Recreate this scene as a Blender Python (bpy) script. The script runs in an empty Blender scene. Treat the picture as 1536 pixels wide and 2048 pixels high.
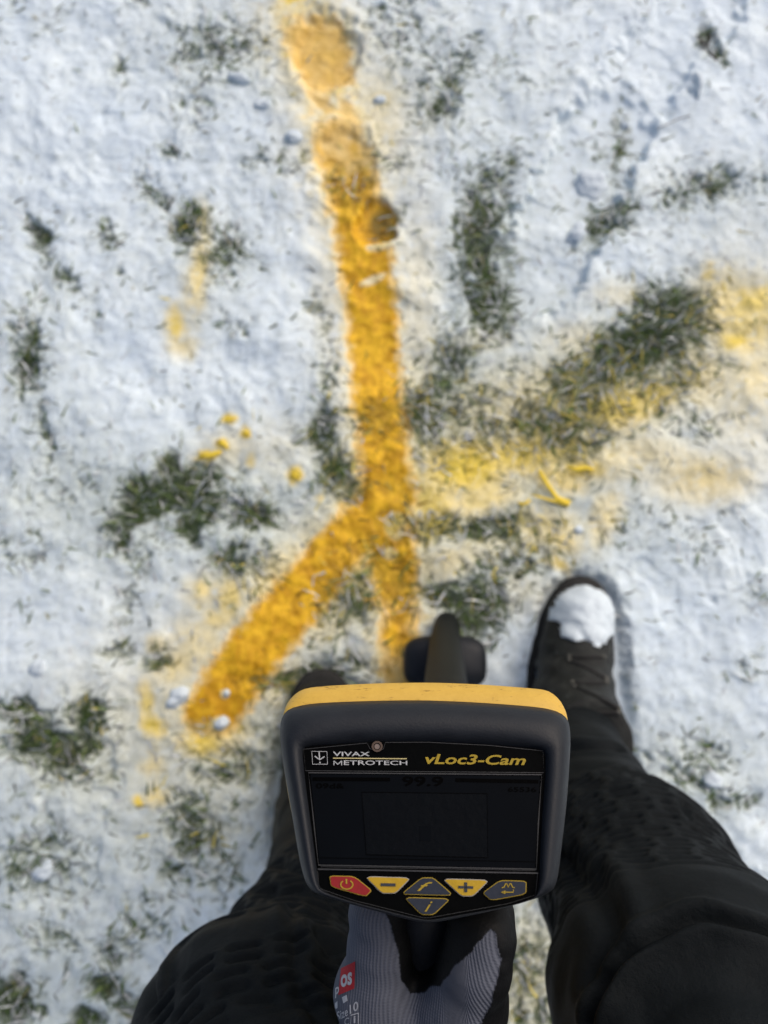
import bpy, math, random
import numpy as np
from mathutils import Vector, Matrix
from mathutils.bvhtree import BVHTree
random.seed(4); rng = np.random.default_rng(11)
S = bpy.context.scene; COL = S.collection
R = math.radians

# ------------------------------------------------------------------ camera
PITCH = 10.0
CAMH = 1.20
cd = bpy.data.cameras.new('camera'); cam = bpy.data.objects.new('camera', cd); COL.objects.link(cam)
cam.location = (0, 0, CAMH); cam.rotation_euler = (R(PITCH), 0, 0)
cd.sensor_fit = 'VERTICAL'; cd.sensor_height = 36; cd.sensor_width = 27; cd.lens = 27
cd.clip_start = 0.01; cd.clip_end = 200
cd.dof.use_dof = True; cd.dof.focus_distance = 0.36; cd.dof.aperture_fstop = 7.6
S.camera = cam
S.render.resolution_x = 768; S.render.resolution_y = 1024
# ------------------------------------------------------------------ world and sun
SUN_EL, SUN_ROT = 42, 48
w = bpy.data.worlds.new('World'); S.world = w; w.use_nodes = True
nt = w.node_tree; bg = nt.nodes['Background']
sky = nt.nodes.new('ShaderNodeTexSky'); sky.sky_type = 'NISHITA'; sky.sun_disc = False
sky.sun_elevation = R(SUN_EL); sky.sun_rotation = R(SUN_ROT); sky.dust_density = 6.0; sky.air_density = 0.75; sky.ozone_density = 1.0
nt.links.new(sky.outputs[0], bg.inputs[0]); bg.inputs[1].default_value = 0.14
sd = bpy.data.lights.new('sun', 'SUN'); sd.energy = 0.5; sd.angle = R(120); sd.color = (1, .975, .94)
sun = bpy.data.objects.new('sun', sd); COL.objects.link(sun)
# direction towards the sun
az = R(SUN_ROT); el = R(SUN_EL)
sv = Vector((math.sin(az) * math.cos(el), math.cos(az) * math.cos(el), math.sin(el)))
sun.rotation_euler = sv.to_track_quat('Z', 'Y').to_euler()
sun.location = (0, 0, 5)
S.view_settings.view_transform = 'Standard'; S.view_settings.look = 'None'
S.view_settings.exposure = 0.22; S.view_settings.gamma = 1

# ------------------------------------------------------------------ geometry of the view (used to place things in the world)
F = 1536.0; cs, sn = math.cos(R(PITCH)), math.sin(R(PITCH))
def ray(px, py):
    dx = (px - 768) / F; dy = -(py - 1024) / F
    return np.array([dx, dy * cs + sn, dy * sn - cs])
CAM = np.array([0, 0, CAMH])
def at(px, py, z=0.0):
    d = ray(px, py); return CAM + d * ((z - CAMH) / d[2])
def atd(px, py, d): return CAM + ray(px, py) * d
def to_px(P):
    q = P - CAM
    yc = q[..., 1] * cs + q[..., 2] * sn; zc = -q[..., 1] * sn + q[..., 2] * cs
    return 768 + F * q[..., 0] / -zc, 1024 - F * yc / -zc

# ------------------------------------------------------------------ noise
def _h(ix, iy, iz, s):
    n = (ix.astype(np.int64) * 374761393 + iy.astype(np.int64) * 668265263 + iz.astype(np.int64) * 2147483647 + s * 974634777) & 0xffffffff
    n = ((n ^ (n >> 13)) * 1274126177) & 0xffffffff
    n = ((n ^ (n >> 15)) * 2246822519) & 0xffffffff
    return ((n ^ (n >> 16)) & 0xffff) / 65535.0
def vnoise2(x, y, s=0):
    ix = np.floor(x); iy = np.floor(y); fx = x - ix; fy = y - iy
    ix = ix.astype(np.int64); iy = iy.astype(np.int64); z = np.zeros_like(ix)
    out = 0
    ux = fx * fx * fx * (fx * (fx * 6 - 15) + 10); uy = fy * fy * fy * (fy * (fy * 6 - 15) + 10)
    def g(i, j):
        a = _h(ix + i, iy + j, z, s) * 6.28318
        return np.cos(a) * (fx - i) + np.sin(a) * (fy - j)
    a = g(0, 0) * (1 - ux) + g(1, 0) * ux; b = g(0, 1) * (1 - ux) + g(1, 1) * ux
    return (a * (1 - uy) + b * uy) * 1.4            # about -1..1
def fbm2(x, y, sc, octv=4, s=0, gain=.5):
    t = 0; a = 1; n = 0; f = 1 / sc
    for o in range(octv):
        t = t + a * vnoise2(x * f + o * 7.3, y * f - o * 3.1, s + o); n += a; a *= gain; f *= 2.03
    return t / n
def vnoise3(P, sc, s=0):
    q = P / sc; i = np.floor(q); f = q - i; i = i.astype(np.int64); u = f * f * (3 - 2 * f); out = 0
    for a in (0, 1):
        for b in (0, 1):
            for c in (0, 1):
                wgt = (u[:, 0] if a else 1 - u[:, 0]) * (u[:, 1] if b else 1 - u[:, 1]) * (u[:, 2] if c else 1 - u[:, 2])
                out = out + wgt * _h(i[:, 0] + a, i[:, 1] + b, i[:, 2] + c, s)
    return out * 2 - 1
def sstep(a, b, x):
    t = np.clip((x - a) / (b - a), 0, 1); return t * t * (3 - 2 * t)

# ------------------------------------------------------------------ helpers: objects
def empty(name, loc, label=None, cat=None, group=None, kind=None, rot=None):
    o = bpy.data.objects.new(name, None); COL.objects.link(o); o.location = loc; o.empty_display_size = .05
    if rot is not None: o.rotation_euler = rot
    tag(o, label, cat, group, kind); return o
def tag(o, label=None, cat=None, group=None, kind=None):
    if label: o['label'] = label
    if cat: o['category'] = cat
    if group: o['group'] = group
    if kind: o['kind'] = kind
    return o
def mesh(name, V, Fc, mat, parent=None, smooth=True, cols=None, world=False, attrs=None):
    m = bpy.data.meshes.new(name)
    V = np.asarray(V, float)
    if world and parent is not None:            # V given in world space: bring it into the parent's space
        M = parent.matrix_world_calc.inverted() if hasattr(parent, 'matrix_world_calc') else world_matrix(parent).inverted()
        A = np.array(M); V = V @ A[:3, :3].T + A[:3, 3]
    if isinstance(Fc, np.ndarray):
        n = len(Fc); k = Fc.shape[1]
        m.vertices.add(len(V)); m.vertices.foreach_set('co', V.astype(np.float32).ravel())
        m.loops.add(n * k); m.loops.foreach_set('vertex_index', Fc.astype(np.int32).ravel())
        m.polygons.add(n); m.polygons.foreach_set('loop_start', np.arange(0, n * k, k, dtype=np.int32))
        m.update(calc_edges=True); m.validate()
    else:
        m.from_pydata([tuple(v) for v in V], [], Fc); m.update()
    if smooth: m.polygons.foreach_set('use_smooth', [True] * len(m.polygons))
    for nm, arr in (attrs or {}).items():
        arr = np.asarray(arr)
        if arr.ndim == 1:
            a = m.attributes.new(nm, 'FLOAT', 'POINT'); a.data.foreach_set('value', arr.astype(np.float32))
        elif arr.shape[1] == 3:
            a = m.attributes.new(nm, 'FLOAT_VECTOR', 'POINT'); a.data.foreach_set('vector', arr.astype(np.float32).ravel())
        else:
            a = m.attributes.new(nm, 'FLOAT_COLOR', 'POINT'); a.data.foreach_set('color', arr.astype(np.float32).ravel())
    o = bpy.data.objects.new(name, m); COL.objects.link(o)
    if mat: m.materials.append(mat)
    if parent: o.parent = parent
    return o
def world_matrix(o):
    M = Matrix.LocRotScale(o.location, o.rotation_euler, o.scale)
    return (world_matrix(o.parent) @ M) if o.parent else M

# ------------------------------------------------------------------ helpers: materials
class NT:
    def __init__(s, name):
        s.m = bpy.data.materials.new(name); s.m.use_nodes = True; s.t = s.m.node_tree
        s.b = s.t.nodes['Principled BSDF']
    def n(s, typ, **k):
        x = s.t.nodes.new(typ)
        for a, b in k.items():
            if a.startswith('_'): x.inputs[int(a[1:])].default_value = b
            else: setattr(x, a, b)
        return x
    def l(s, a, b): s.t.links.new(a, b)
    def attr(s, name): return s.n('ShaderNodeAttribute', attribute_name=name)
    def noise(s, scale, detail=4, rough=.55, co=None):
        x = s.n('ShaderNodeTexNoise'); x.inputs['Scale'].default_value = scale; x.inputs['Detail'].default_value = detail; x.inputs['Roughness'].default_value = rough
        s.l((co or s.obj()), x.inputs['Vector']); return x
    def obj(s):
        if not hasattr(s, '_tc'): s._tc = s.n('ShaderNodeTexCoord')
        return s._tc.outputs['Object']
    def ramp(s, src, stops):
        r = s.n('ShaderNodeValToRGB'); e = r.color_ramp.elements
        while len(e) < len(stops): e.new(.5)
        for i, (p, c) in enumerate(stops):
            e[i].position = p; e[i].color = c if len(c) == 4 else (*c, 1)
        s.l(src, r.inputs[0]); return r
    def bump(s, h, dist, strength=1, prev=None):
        b = s.n('ShaderNodeBump'); b.inputs['Distance'].default_value = dist; b.inputs['Strength'].default_value = strength
        s.l(h, b.inputs['Height'])
        if prev: s.l(prev.outputs[0], b.inputs['Normal'])
        return b
    def fin(s, normal=None, **k):
        if normal: s.l(normal.outputs[0], s.b.inputs['Normal'])
        for a, v in k.items(): s.b.inputs[a.replace('_', ' ')].default_value = v
        return s.m
def plain(name, col, rough=.6, spec=.5, var=.12, scale=300, bump=.0002, metal=0):
    a = NT(name); n = a.noise(scale, 5)
    c0 = tuple(x * (1 - var) for x in col); c1 = tuple(min(1, x * (1 + var)) for x in col)
    r = a.ramp(n.outputs[0], [(.3, c0), (.7, c1)]); a.l(r.outputs[0], a.b.inputs['Base Color'])
    b = a.bump(n.outputs[0], bump)
    m = a.fin(b, Roughness=rough, Metallic=metal); a.b.inputs['Specular IOR Level'].default_value = spec
    return m

# ------------------------------------------------------------------ surface nets on a distance field
def sdf_mesh(fn, lo, hi, h):
    lo = np.array(lo, float); hi = np.array(hi, float)
    n = np.ceil((hi - lo) / h).astype(int) + 1
    ax = [lo[i] + np.arange(n[i]) * h for i in range(3)]
    f = np.empty(n, np.float32)
    yy, zz = np.meshgrid(ax[1], ax[2], indexing='ij'); base = np.stack([np.zeros(yy.size), yy.ravel(), zz.ravel()], 1)
    CH = 8
    for i in range(0, n[0], CH):
        xs = ax[0][i:i + CH]
        P = np.concatenate([base + np.array([x, 0, 0]) for x in xs])
        f[i:i + len(xs)] = fn(P).reshape(len(xs), n[1], n[2])
    neg = f < 0
    c = np.zeros(n - 1, np.int8)
    for a in (0, 1):
        for b in (0, 1):
            for d in (0, 1): c += neg[a:n[0] - 1 + a, b:n[1] - 1 + b, d:n[2] - 1 + d]
    act = (c > 0) & (c < 8); idx = -np.ones(n - 1, np.int64); cells = np.argwhere(act); idx[act] = np.arange(len(cells))
    acc = np.zeros((len(cells), 3)); cnt = np.zeros(len(cells))
    offs = [(a, b, d) for a in (0, 1) for b in (0, 1) for d in (0, 1)]
    for o in offs:
        for k in range(3):
            if o[k] == 0:
                p = cells + o; q = p.copy(); q[:, k] += 1
                fa = f[p[:, 0], p[:, 1], p[:, 2]]; fb = f[q[:, 0], q[:, 1], q[:, 2]]
                mk = (fa < 0) != (fb < 0)
                t = fa / np.where(mk, fa - fb, 1)
                pt = p.astype(float); pt[:, k] += t
                acc[mk] += pt[mk]; cnt[mk] += 1
    V = lo + acc / cnt[:, None] * h
    quads = []
    for k in range(3):
        u, v = (k + 1) % 3, (k + 2) % 3
        sl0 = [slice(None)] * 3; sl1 = [slice(None)] * 3
        sl0[k] = slice(0, n[k] - 1); sl1[k] = slice(1, n[k])
        ch = neg[tuple(sl0)] != neg[tuple(sl1)]
        e = np.argwhere(ch)
        e = e[(e[:, u] > 0) & (e[:, v] > 0) & (e[:, u] < n[u] - 1) & (e[:, v] < n[v] - 1)]
        eu = np.zeros(3, int); eu[u] = 1; ev = np.zeros(3, int); ev[v] = 1
        def ID(q): return idx[q[:, 0], q[:, 1], q[:, 2]]
        Q = np.stack([ID(e - eu - ev), ID(e - ev), ID(e), ID(e - eu)], 1)
        s = neg[e[:, 0], e[:, 1], e[:, 2]]
        Q[~s] = Q[~s][:, ::-1]
        quads.append(Q)
    Q = np.concatenate(quads); Q = Q[(Q >= 0).all(1)]
    return V, Q
def cap(P, a, b, ra, rb, sc=None):
    a = np.asarray(a, float); b = np.asarray(b, float)
    if sc is not None:
        sc = np.asarray(sc, float); P = P / sc; a = a / sc; b = b / sc
    ba = b - a; pa = P - a; L = max(ba @ ba, 1e-12)
    t = np.clip(pa @ ba / L, 0, 1)
    return np.linalg.norm(pa - t[:, None] * ba, axis=1) - (ra + (rb - ra) * t)
def smin(a, b, k):
    h = np.clip(.5 + .5 * (b - a) / k, 0, 1); return b * (1 - h) + a * h - k * h * (1 - h)
def chain(P, pts, k=.01):
    d = None
    for (a, ra), (b, rb) in zip(pts[:-1], pts[1:]):
        e = cap(P, a, b, ra, rb); d = e if d is None else smin(d, e, k)
    return d
def vnormals(V, Q):
    e1 = V[Q[:, 2]] - V[Q[:, 0]]; e2 = V[Q[:, 3]] - V[Q[:, 1]]; fn = np.cross(e1, e2)
    N = np.zeros_like(V)
    for k in range(4): np.add.at(N, Q[:, k], fn)
    return N / np.maximum(np.linalg.norm(N, axis=1, keepdims=True), 1e-12)
def relax(V, Q, it=3, lam=.5):
    for _ in range(it):
        A = np.zeros_like(V); C = np.zeros(len(V))
        for k in range(4):
            np.add.at(A, Q[:, k], V[Q[:, (k + 1) % 4]]); np.add.at(C, Q[:, k], 1)
            np.add.at(A, Q[:, k], V[Q[:, (k + 3) % 4]]); np.add.at(C, Q[:, k], 1)
        V = V + lam * (A / C[:, None] - V)
    return V
def subdiv(V, Q):
    E = np.concatenate([np.sort(Q[:, [k, (k + 1) % 4]], 1) for k in range(4)]); key = E[:, 0] * len(V) + E[:, 1]
    uk, first, inv = np.unique(key, return_index=True, return_inverse=True); em = V[E[first]].mean(1); inv = inv.reshape(4, -1).T + len(V)
    fc = V[Q].mean(1); fi = np.arange(len(Q)) + len(V) + len(em)
    NQ = np.concatenate([np.stack([Q[:, k], inv[:, k], fi, inv[:, (k + 3) % 4]], 1) for k in range(4)])
    return np.concatenate([V, em, fc]), NQ
def seg_dist(x, y, pts):
    best = np.full(np.shape(x), 1e9); par = np.zeros(np.shape(x)); L = 0
    for (a, b) in zip(pts[:-1], pts[1:]):
        ax, ay = a; bx, by = b; dx, dy = bx - ax, by - ay; l2 = dx * dx + dy * dy
        t = np.clip(((x - ax) * dx + (y - ay) * dy) / l2, 0, 1)
        d = np.hypot(x - ax - t * dx, y - ay - t * dy)
        m = d < best; best = np.where(m, d, best); par = np.where(m, L + t * math.sqrt(l2), par); L += math.sqrt(l2)
    return best, par

# ================================================================== THE GROUND
GRASS_AND_SHADE = [ # px centre, radii, angle (clockwise on the photo), strength
 (430,110,80,55,0,.5),(470,60,40,30,0,.4),(400,215,40,60,10,.42),(245,150,14,32,10,.6),(115,55,45,18,-30,.45),(40,30,40,25,-30,.4),(290,20,30,14,0,.5),
 (385,465,26,45,5,1.0),(455,520,50,55,30,.6),(420,560,30,50,0,.4),(340,318,20,14,0,.85),(310,400,40,28,40,.6),(290,360,14,30,0,.5),(80,478,16,36,-28,1.0),(130,560,13,60,-35,.6),(95,620,30,20,20,.4),
 (225,480,28,22,30,.6),(240,550,10,10,0,.7),(70,730,24,70,5,.85),(50,675,30,18,10,.6),(100,870,16,60,-15,.5),(200,610,10,50,0,.4),(55,640,40,14,0,.4),
 (352,945,22,24,0,1.0),(350,985,90,30,-14,.9),(265,1040,55,24,-28,.75),(400,1000,50,28,25,.9),(505,1030,42,24,20,.85),(385,1060,18,30,0,.9),(265,1090,24,30,0,.6),(300,1120,14,34,20,.4),
 (465,1130,26,34,10,.8),(255,1215,24,50,5,.5),(245,1295,26,24,0,.7),(325,1320,26,24,0,.7),(60,1120,50,20,20,.4),(20,1090,30,14,10,.5),(510,1150,60,40,-30,.5),(60,1000,60,40,0,.18),(150,950,60,40,0,.2),
 (60,1430,50,28,15,.9),(185,1450,26,48,0,.95),(110,1490,70,38,10,.95),(150,1540,60,30,0,.6),(230,1400,20,20,0,.4),
 (395,1655,60,50,-30,.65),(385,1690,18,22,0,1.0),(350,1740,30,24,0,.6),(480,1530,80,40,0,.5),(400,1600,60,30,0,.35),(75,1720,70,60,0,.55),(40,1750,40,30,0,.5),(450,1750,60,40,-30,.4),
 (25,1995,40,46,0,1.0),(50,1945,22,16,0,.8),(215,1965,30,22,10,.85),(190,2030,40,22,0,.8),(280,2010,40,30,0,.6),(240,1895,40,30,0,.5),(300,1850,60,30,-30,.4),(120,1870,60,30,0,.35),(330,1790,80,30,-30,.35),
 (650,860,24,50,5,.9),(672,945,26,40,-20,.9),(640,645,26,50,0,.55),(652,760,20,40,0,.55),(560,340,70,26,0,.5),(590,350,30,20,0,.4),(470,660,50,24,0,.35),(600,880,30,20,0,.4),
 (750,840,36,36,0,.9),(700,380,50,46,20,.75),(760,460,30,34,0,.4),(700,990,26,16,0,.9),(830,820,50,26,-30,.8),(870,850,110,50,-16,.55),(890,740,40,90,28,.6),(960,480,44,120,6,.85),(975,600,40,60,0,.9),(900,530,30,60,0,.3),(1010,360,16,44,30,.6),(940,380,40,20,0,.4),
 (1205,455,50,30,-35,.85),(1180,490,40,20,-30,.5),(1235,300,14,60,8,.75),(1190,300,22,30,0,.5),(1400,385,80,32,-8,.6),(1290,400,80,14,-5,.4),(1500,380,40,20,0,.4),(1100,400,50,12,20,.2),  # narrow upright strip paints the shaded right edge of the boot print as turf
 (1330,640,80,55,-10,1.0),(1290,690,110,45,-20,1.0),(1190,770,130,50,-28,.95),(1150,850,120,44,-20,.85),(1000,870,160,34,-14,.55),(1340,770,80,30,-25,.8),(1130,900,50,30,0,.8),(900,930,60,30,-20,.5),(1260,820,70,34,-20,.6),(1400,860,60,30,0,.35),
 (895,185,30,60,25,.6),(880,235,30,34,0,.7),(790,60,60,80,0,.45),(860,180,60,100,20,.4),(780,340,34,40,0,.5),(830,300,40,60,0,.25),(1010,150,30,14,0,.4),(945,120,16,50,15,.4),
 (1410,85,20,22,20,.95),(1420,125,24,12,30,.8),(1440,150,24,14,30,.4),(1050,175,60,10,5,.35),(1480,10,30,20,0,.3),
 (860,1060,60,26,-8,.85),(990,1058,80,20,0,.85),(1070,1095,60,26,20,.5),(1030,1130,60,40,0,.45),(1220,1060,60,20,0,.3),(1390,1095,30,14,60,.3),
 (900,1205,44,22,10,1.0),(960,1215,50,48,20,1.0),(940,1260,36,30,0,.9),(1000,1150,60,40,0,.45),(1300,1060,80,40,0,.2),
 (700,1185,70,60,-30,.75),(745,1150,40,50,0,.75),(795,1060,30,50,0,.7),(800,1190,40,50,0,.7),(670,1250,60,30,-30,.3),(600,1360,90,24,0,.85),(690,1330,60,20,0,.5),(550,1480,60,60,0,.3),  # long dark blob by the left toe paints shading and boot as turf
 (1370,1530,80,50,10,.5),(1440,1600,34,18,10,.7),(1390,1500,50,16,0,.5),(1490,1330,30,30,0,.5),(1510,1190,40,20,-20,.5),(1480,1590,30,20,0,.5),(1300,1480,40,20,0,.2),
 (1050,1930,70,90,0,.55),(1070,2020,60,40,0,.6),(1000,1850,60,40,0,.4),(700,580,20,30,0,.2),
]
FOG = [ # soft thin snow areas where the turf greys the snow
 (480,120,170,90,0,.30),(950,150,160,130,0,.22),(960,530,110,170,5,.25),(1200,780,300,130,-25,.45),(700,1180,200,110,-20,.4),(1050,1050,260,110,0,.35),(370,1010,190,80,0,.35),(110,1480,150,90,0,.35),
 (420,520,110,110,0,.25),(440,1620,200,140,-30,.35),(100,1750,160,140,0,.32),(150,2000,260,90,0,.35),(80,720,90,190,0,.25),(250,1040,260,120,0,.25),(1400,400,180,60,0,.25),(1050,1950,160,200,0,.45),(1380,1540,150,110,0,.3),(560,1440,200,90,0,.3),(870,850,160,110,0,.4),
]
def blobs(x, y, L, p=2):
    t = np.zeros_like(x)
    for (cx, cy, rx, ry, a, s) in L:
        ca, sa = math.cos(R(a)), math.sin(R(a)); dx = x - cx; dy = y - cy
        u = (dx * ca + dy * sa) / rx; v = (-dx * sa + dy * ca) / ry
        r2 = u * u + v * v
        t = np.maximum(t, s * np.exp(-.5 * r2 ** 1.2)) if p == 2 else t + s * np.exp(-.5 * r2)
    return t
MAIN = [(600, 40), (648, 130), (680, 300), (722, 470), (742, 620), (752, 760), (766, 900), (772, 1010), (782, 1110), (796, 1220), (800, 1420)]
SIDE = [(790, 990), (720, 1055), (640, 1150), (560, 1245), (480, 1345), (430, 1430)]
YEL = [(1100,870,240,80,-20,.36),(1350,930,190,45,0,.20),(1480,740,80,150,0,.30),(930,940,75,46,-8,.9),(880,960,50,30,0,.6),(1040,915,80,32,0,.8),(960,1000,70,30,-20,.55),(1110,960,50,22,20,.6),(1160,945,40,20,0,.7),(1200,930,60,40,-20,.35),(1270,910,60,30,0,.35),
 (1400,960,80,40,0,.42),(1340,930,60,34,0,.3),(1240,820,60,40,-20,.75),(1300,800,50,30,-20,.7),(1180,810,60,36,0,.45),(1480,650,60,70,0,.6),(1500,610,50,30,0,.7),(1440,620,50,60,0,.5),(1410,555,12,16,0,.6),(1460,690,30,18,0,.8),(1400,760,50,60,-20,.4),(1500,760,50,60,0,.4),
 (1080,1060,60,40,0,.4),(1110,1080,40,30,20,.5),(1200,1040,24,50,20,.4),(1110,1130,20,10,30,.7),(1120,900,60,36,0,.5),(860,1010,50,50,0,.7),(830,1060,40,40,0,.5),
 (405,560,16,70,5,.5),(395,600,20,40,0,.4),(358,660,16,30,0,.7),(370,700,24,20,0,.4),(410,450,14,30,0,.3),
 (462,846,10,9,0,1.1),(424,915,20,7,-8,1.1),(449,895,12,8,30,1.0),(495,873,8,8,0,1.0),(592,955,11,12,0,1.1),(505,925,10,10,0,.5),(640,1000,8,6,0,.5),(470,900,50,30,0,.25),(560,900,70,50,0,.14),
 (420,1190,40,34,0,.35),(465,1200,22,40,0,.6),(440,1240,40,20,0,.5),(410,1180,20,20,0,.5),(400,1290,60,50,-30,.4),(360,1330,50,30,-40,.45),(320,1290,20,20,0,.4),(300,1410,16,44,0,.65),(315,1450,26,20,30,.8),(430,1460,60,44,0,.55),(380,1400,70,50,0,.3),(410,1480,40,24,0,.8),
 (310,1530,24,20,0,.4),(284,1598,9,10,0,1.0),(320,1590,20,18,0,.5),(315,1520,20,50,0,.3),(560,1160,90,40,-40,.45),(640,1220,70,60,-40,.35),(700,1120,90,70,0,.55),(540,1350,60,60,-45,.35),(880,1130,80,30,-20,.35),(960,1100,90,30,-10,.22),(1030,1180,50,40,0,.16),
 (610,120,40,70,0,.5),(650,200,60,110,0,.35),(740,260,60,90,0,.35),(590,15,30,12,0,.8),(760,215,30,20,0,.4),(780,330,60,120,10,.14),(830,640,36,200,0,.22),(660,560,30,160,0,.18),(740,460,80,120,0,.15),(700,250,50,40,0,.45),(1040,830,140,70,-15,.32),(1150,690,60,30,0,.22),
 (960,690,60,20,0,.15),(1050,1950,80,120,0,.18),(410,1440,200,160,0,.16),(470,1640,120,90,0,.10),(1240,600,50,20,0,.2)]

def fields(X, Y):
    """snow cover, paint amounts and height for world points on the lawn"""
    P = np.stack([X, Y, np.zeros_like(X)], -1)
    q = P - CAM; zc = -q[..., 1] * sn + q[..., 2] * cs
    vis = zc < -.3
    zc = np.where(vis, zc, -.3)
    yc = q[..., 1] * cs + q[..., 2] * sn
    u = 768 + F * q[..., 0] / -zc; v = 1024 - F * yc / -zc
    wx = u + 26 * fbm2(X, Y, .06, 3, 50); wy = v + 26 * fbm2(X, Y, .06, 3, 60)
    wx2 = u + 9 * fbm2(X, Y, .02, 2, 52); wy2 = v + 9 * fbm2(X, Y, .02, 2, 62)
    inside = sstep(-260, -60, u) * sstep(1800, 1600, u) * sstep(-260, -60, v) * sstep(2320, 2110, v) * vis
    G = blobs(wx, wy, GRASS_AND_SHADE) * inside + (1 - inside) * np.clip(fbm2(X, Y, .22, 4, 5) * 1.8 - .1, 0, 1)
    FG = np.clip(blobs(wx, wy, FOG, 1), 0, .6) * inside + (1 - inside) * np.clip(fbm2(X, Y, .5, 3, 6) + .1, 0, .5)
    n1 = fbm2(X, Y, .018, 4, 1, .62); n2 = fbm2(X, Y, .0075, 3, 2, .6)
    streak = fbm2(X * .8 + Y * .6, (Y * .8 - X * .6) * 3.2, .022, 3, 9)
    n3 = fbm2(X, Y, .0052, 2, 3, .7); n0 = fbm2(X, Y, .035, 2, 4)
    show = sstep(.22, 1.06, G * .95 + FG * .46 + n1 * .60 + n2 * .26 + n3 * .12 + n0 * .25 + streak * .30 - .06)
    # paint
    dm, pm = seg_dist(wx2, wy2, MAIN); ds, ps = seg_dist(wx2, wy2, SIDE)
    edge = fbm2(X, Y, .03, 3, 21) * 10 + n2 * 9
    wm = np.interp(pm, [0, 60, 150, 200, 300, 420, 700, 1000, 1400], [40, 58, 48, 40, 52, 48, 44, 46, 30])
    inten = np.interp(pm, [0, 30, 90, 150, 185, 240, 330, 420, 560, 760, 850, 1000, 1090, 1200, 1400], [.15, .45, .66, .62, .22, .40, .66, .8, .95, 1, .86, 1, .9, .6, .6])
    om = (inten + (1 - inten) * n0 * .9) * sstep(wm + 20, wm - 20, dm + edge * 1.3) * (v < 1420)
    om = om * sstep(30, 60, v)
    wsd = np.interp(ps, [0, 300, 560], [38, 46, 50])
    osd = (1 + .25 * n0) * sstep(wsd + 24, wsd - 20, ds + edge * 1.3) * sstep(1500, 1420, v)
    O = np.maximum(om, osd * np.interp(ps, [0, 200, 480, 560], [.95, 1, 1, .8]))
    O = np.maximum(O, .85 * sstep(1.15, .8, np.hypot(wx2 - 746, wy2 - 458) / 48 + .2 * n1))
    O = O * (1 - .85 * sstep(.2, .5, blobs(u, v, [(455,1386,7,7,0,1),(443,1445,14,11,-20,1),(700,330,40,30,40,.3),(790,1055,16,22,0,1.0),(745,570,22,7,-20,.9),(760,505,22,8,-10,.9),(705,195,30,6,-10,.8),(780,1110,12,10,0,.9)])))
    halo = .66 * np.exp(-np.maximum(dm + edge - wm, 0) / 36) * (inten > .1) * (v < 1430) * (v > 20) + .6 * np.exp(-np.maximum(ds + edge - wsd, 0) / 26) * (v < 1520)
    Yl = blobs(wx2, wy2, YEL) * sstep(-.85, .35, n1 + n2 * .5 + .35 * streak + .3) * 1.0
    Yl = np.clip(np.maximum(Yl, halo * (.6 + .6 * n1)), 0, 1) * inside
    O = np.clip(O * (1 + .15 * n1), 0, 1) * inside
    holes = blobs(wx2, wy2, [(752,842,44,30,0,1),(712,1000,34,14,-20,.8),(780,985,30,22,0,.8),(800,1165,26,50,0,.9),(740,1110,40,40,-30,.7),(692,385,44,40,20,.95),(660,1110,20,16,0,.5),(790,1300,30,30,0,.5),(764,455,32,32,0,1.0),(415,1460,30,22,0,.6)])
    show = np.maximum(show, sstep(.15, .75, holes * .75 + .5 * n1 + .3 * n2) * .8)
    show = show * (1 - .22 * O) * (1 - .62 * np.clip(Yl * 1.3, 0, 1))
    # height
    rough = sstep(-.25, .35, fbm2(X, Y, .16, 2, 37))
    sm = .25 + .75 * np.clip(blobs(u, v, [(1230,120,300,150,0,1),(1440,320,160,120,0,1),(1380,1240,220,180,0,.9),(260,620,140,160,0,.6),(250,180,200,130,0,.7),(180,1250,180,90,0,.6),(560,480,90,120,0,.7)], 1), 0, 1)
    rough = rough * (1 - .85 * sm)
    H = .019 + .012 * fbm2(X, Y, .20, 2, 31) + (.0045 + .007 * rough) * fbm2(X, Y, .06, 2, 32) + .0035 * np.abs(fbm2(X, Y, .03, 2, 39)) + (.0002 + .0026 * rough) * n1 + (.0001 + .0007 * rough) * n2
    ridge = 1 - np.abs(fbm2(X, Y, .035, 3, 35)) * 2.2; H = H + .0010 * ridge * rough
    # pressed boot print, upper right of the line
    def print_at(cx, cy, ang, L, Wd, depth):
        ca, sa = math.cos(R(ang)), math.sin(R(ang)); dx = wx - cx; dy = wy - cy
        a = dx * ca + dy * sa; b = -dx * sa + dy * ca
        wloc = Wd * (1 - .22 * np.cos(a / L * 2.2)); r = (np.abs(a + 26 * n0) / L) ** 3 + (np.abs(b + 26 * n0 + 10 * n1) / wloc) ** 2
        ins = sstep(1.2, .8, r)
        bars = .5 + .5 * np.tanh(6 * np.sin(a / 15.0 + .5 * np.abs(b) / Wd * 3))
        rim = np.exp(-((r - 1.5) / .8) ** 2) * (.4 + .9 * n0)
        return -depth * ins + .003 * bars * ins + .003 * rim
    H = H + print_at(1135, 420, -63, 235, 105, .019) + .8 * print_at(1330, 120, -50, 190, 90, .012) + .7 * print_at(300, 240, -70, 180, 90, .006) + .8*print_at(150, 1650, -80, 200, 90, .008)+ .7*print_at(1420, 1120, -30, 200, 90, .008)
    # round dents pressed into the painted line
    for (cx, cy, r, dp) in [(655, 120, 66, .010), (690, 345, 62, .007), (752, 458, 40, .016)]:
        rr = np.hypot(wx2 - cx, (wy2 - cy) * .85) / r + .35 * n0 + .12 * n1; H = H - dp * sstep(1.08, .8, rr) + .003 * np.exp(-((rr - 1.2) / .16) ** 2)
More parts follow.
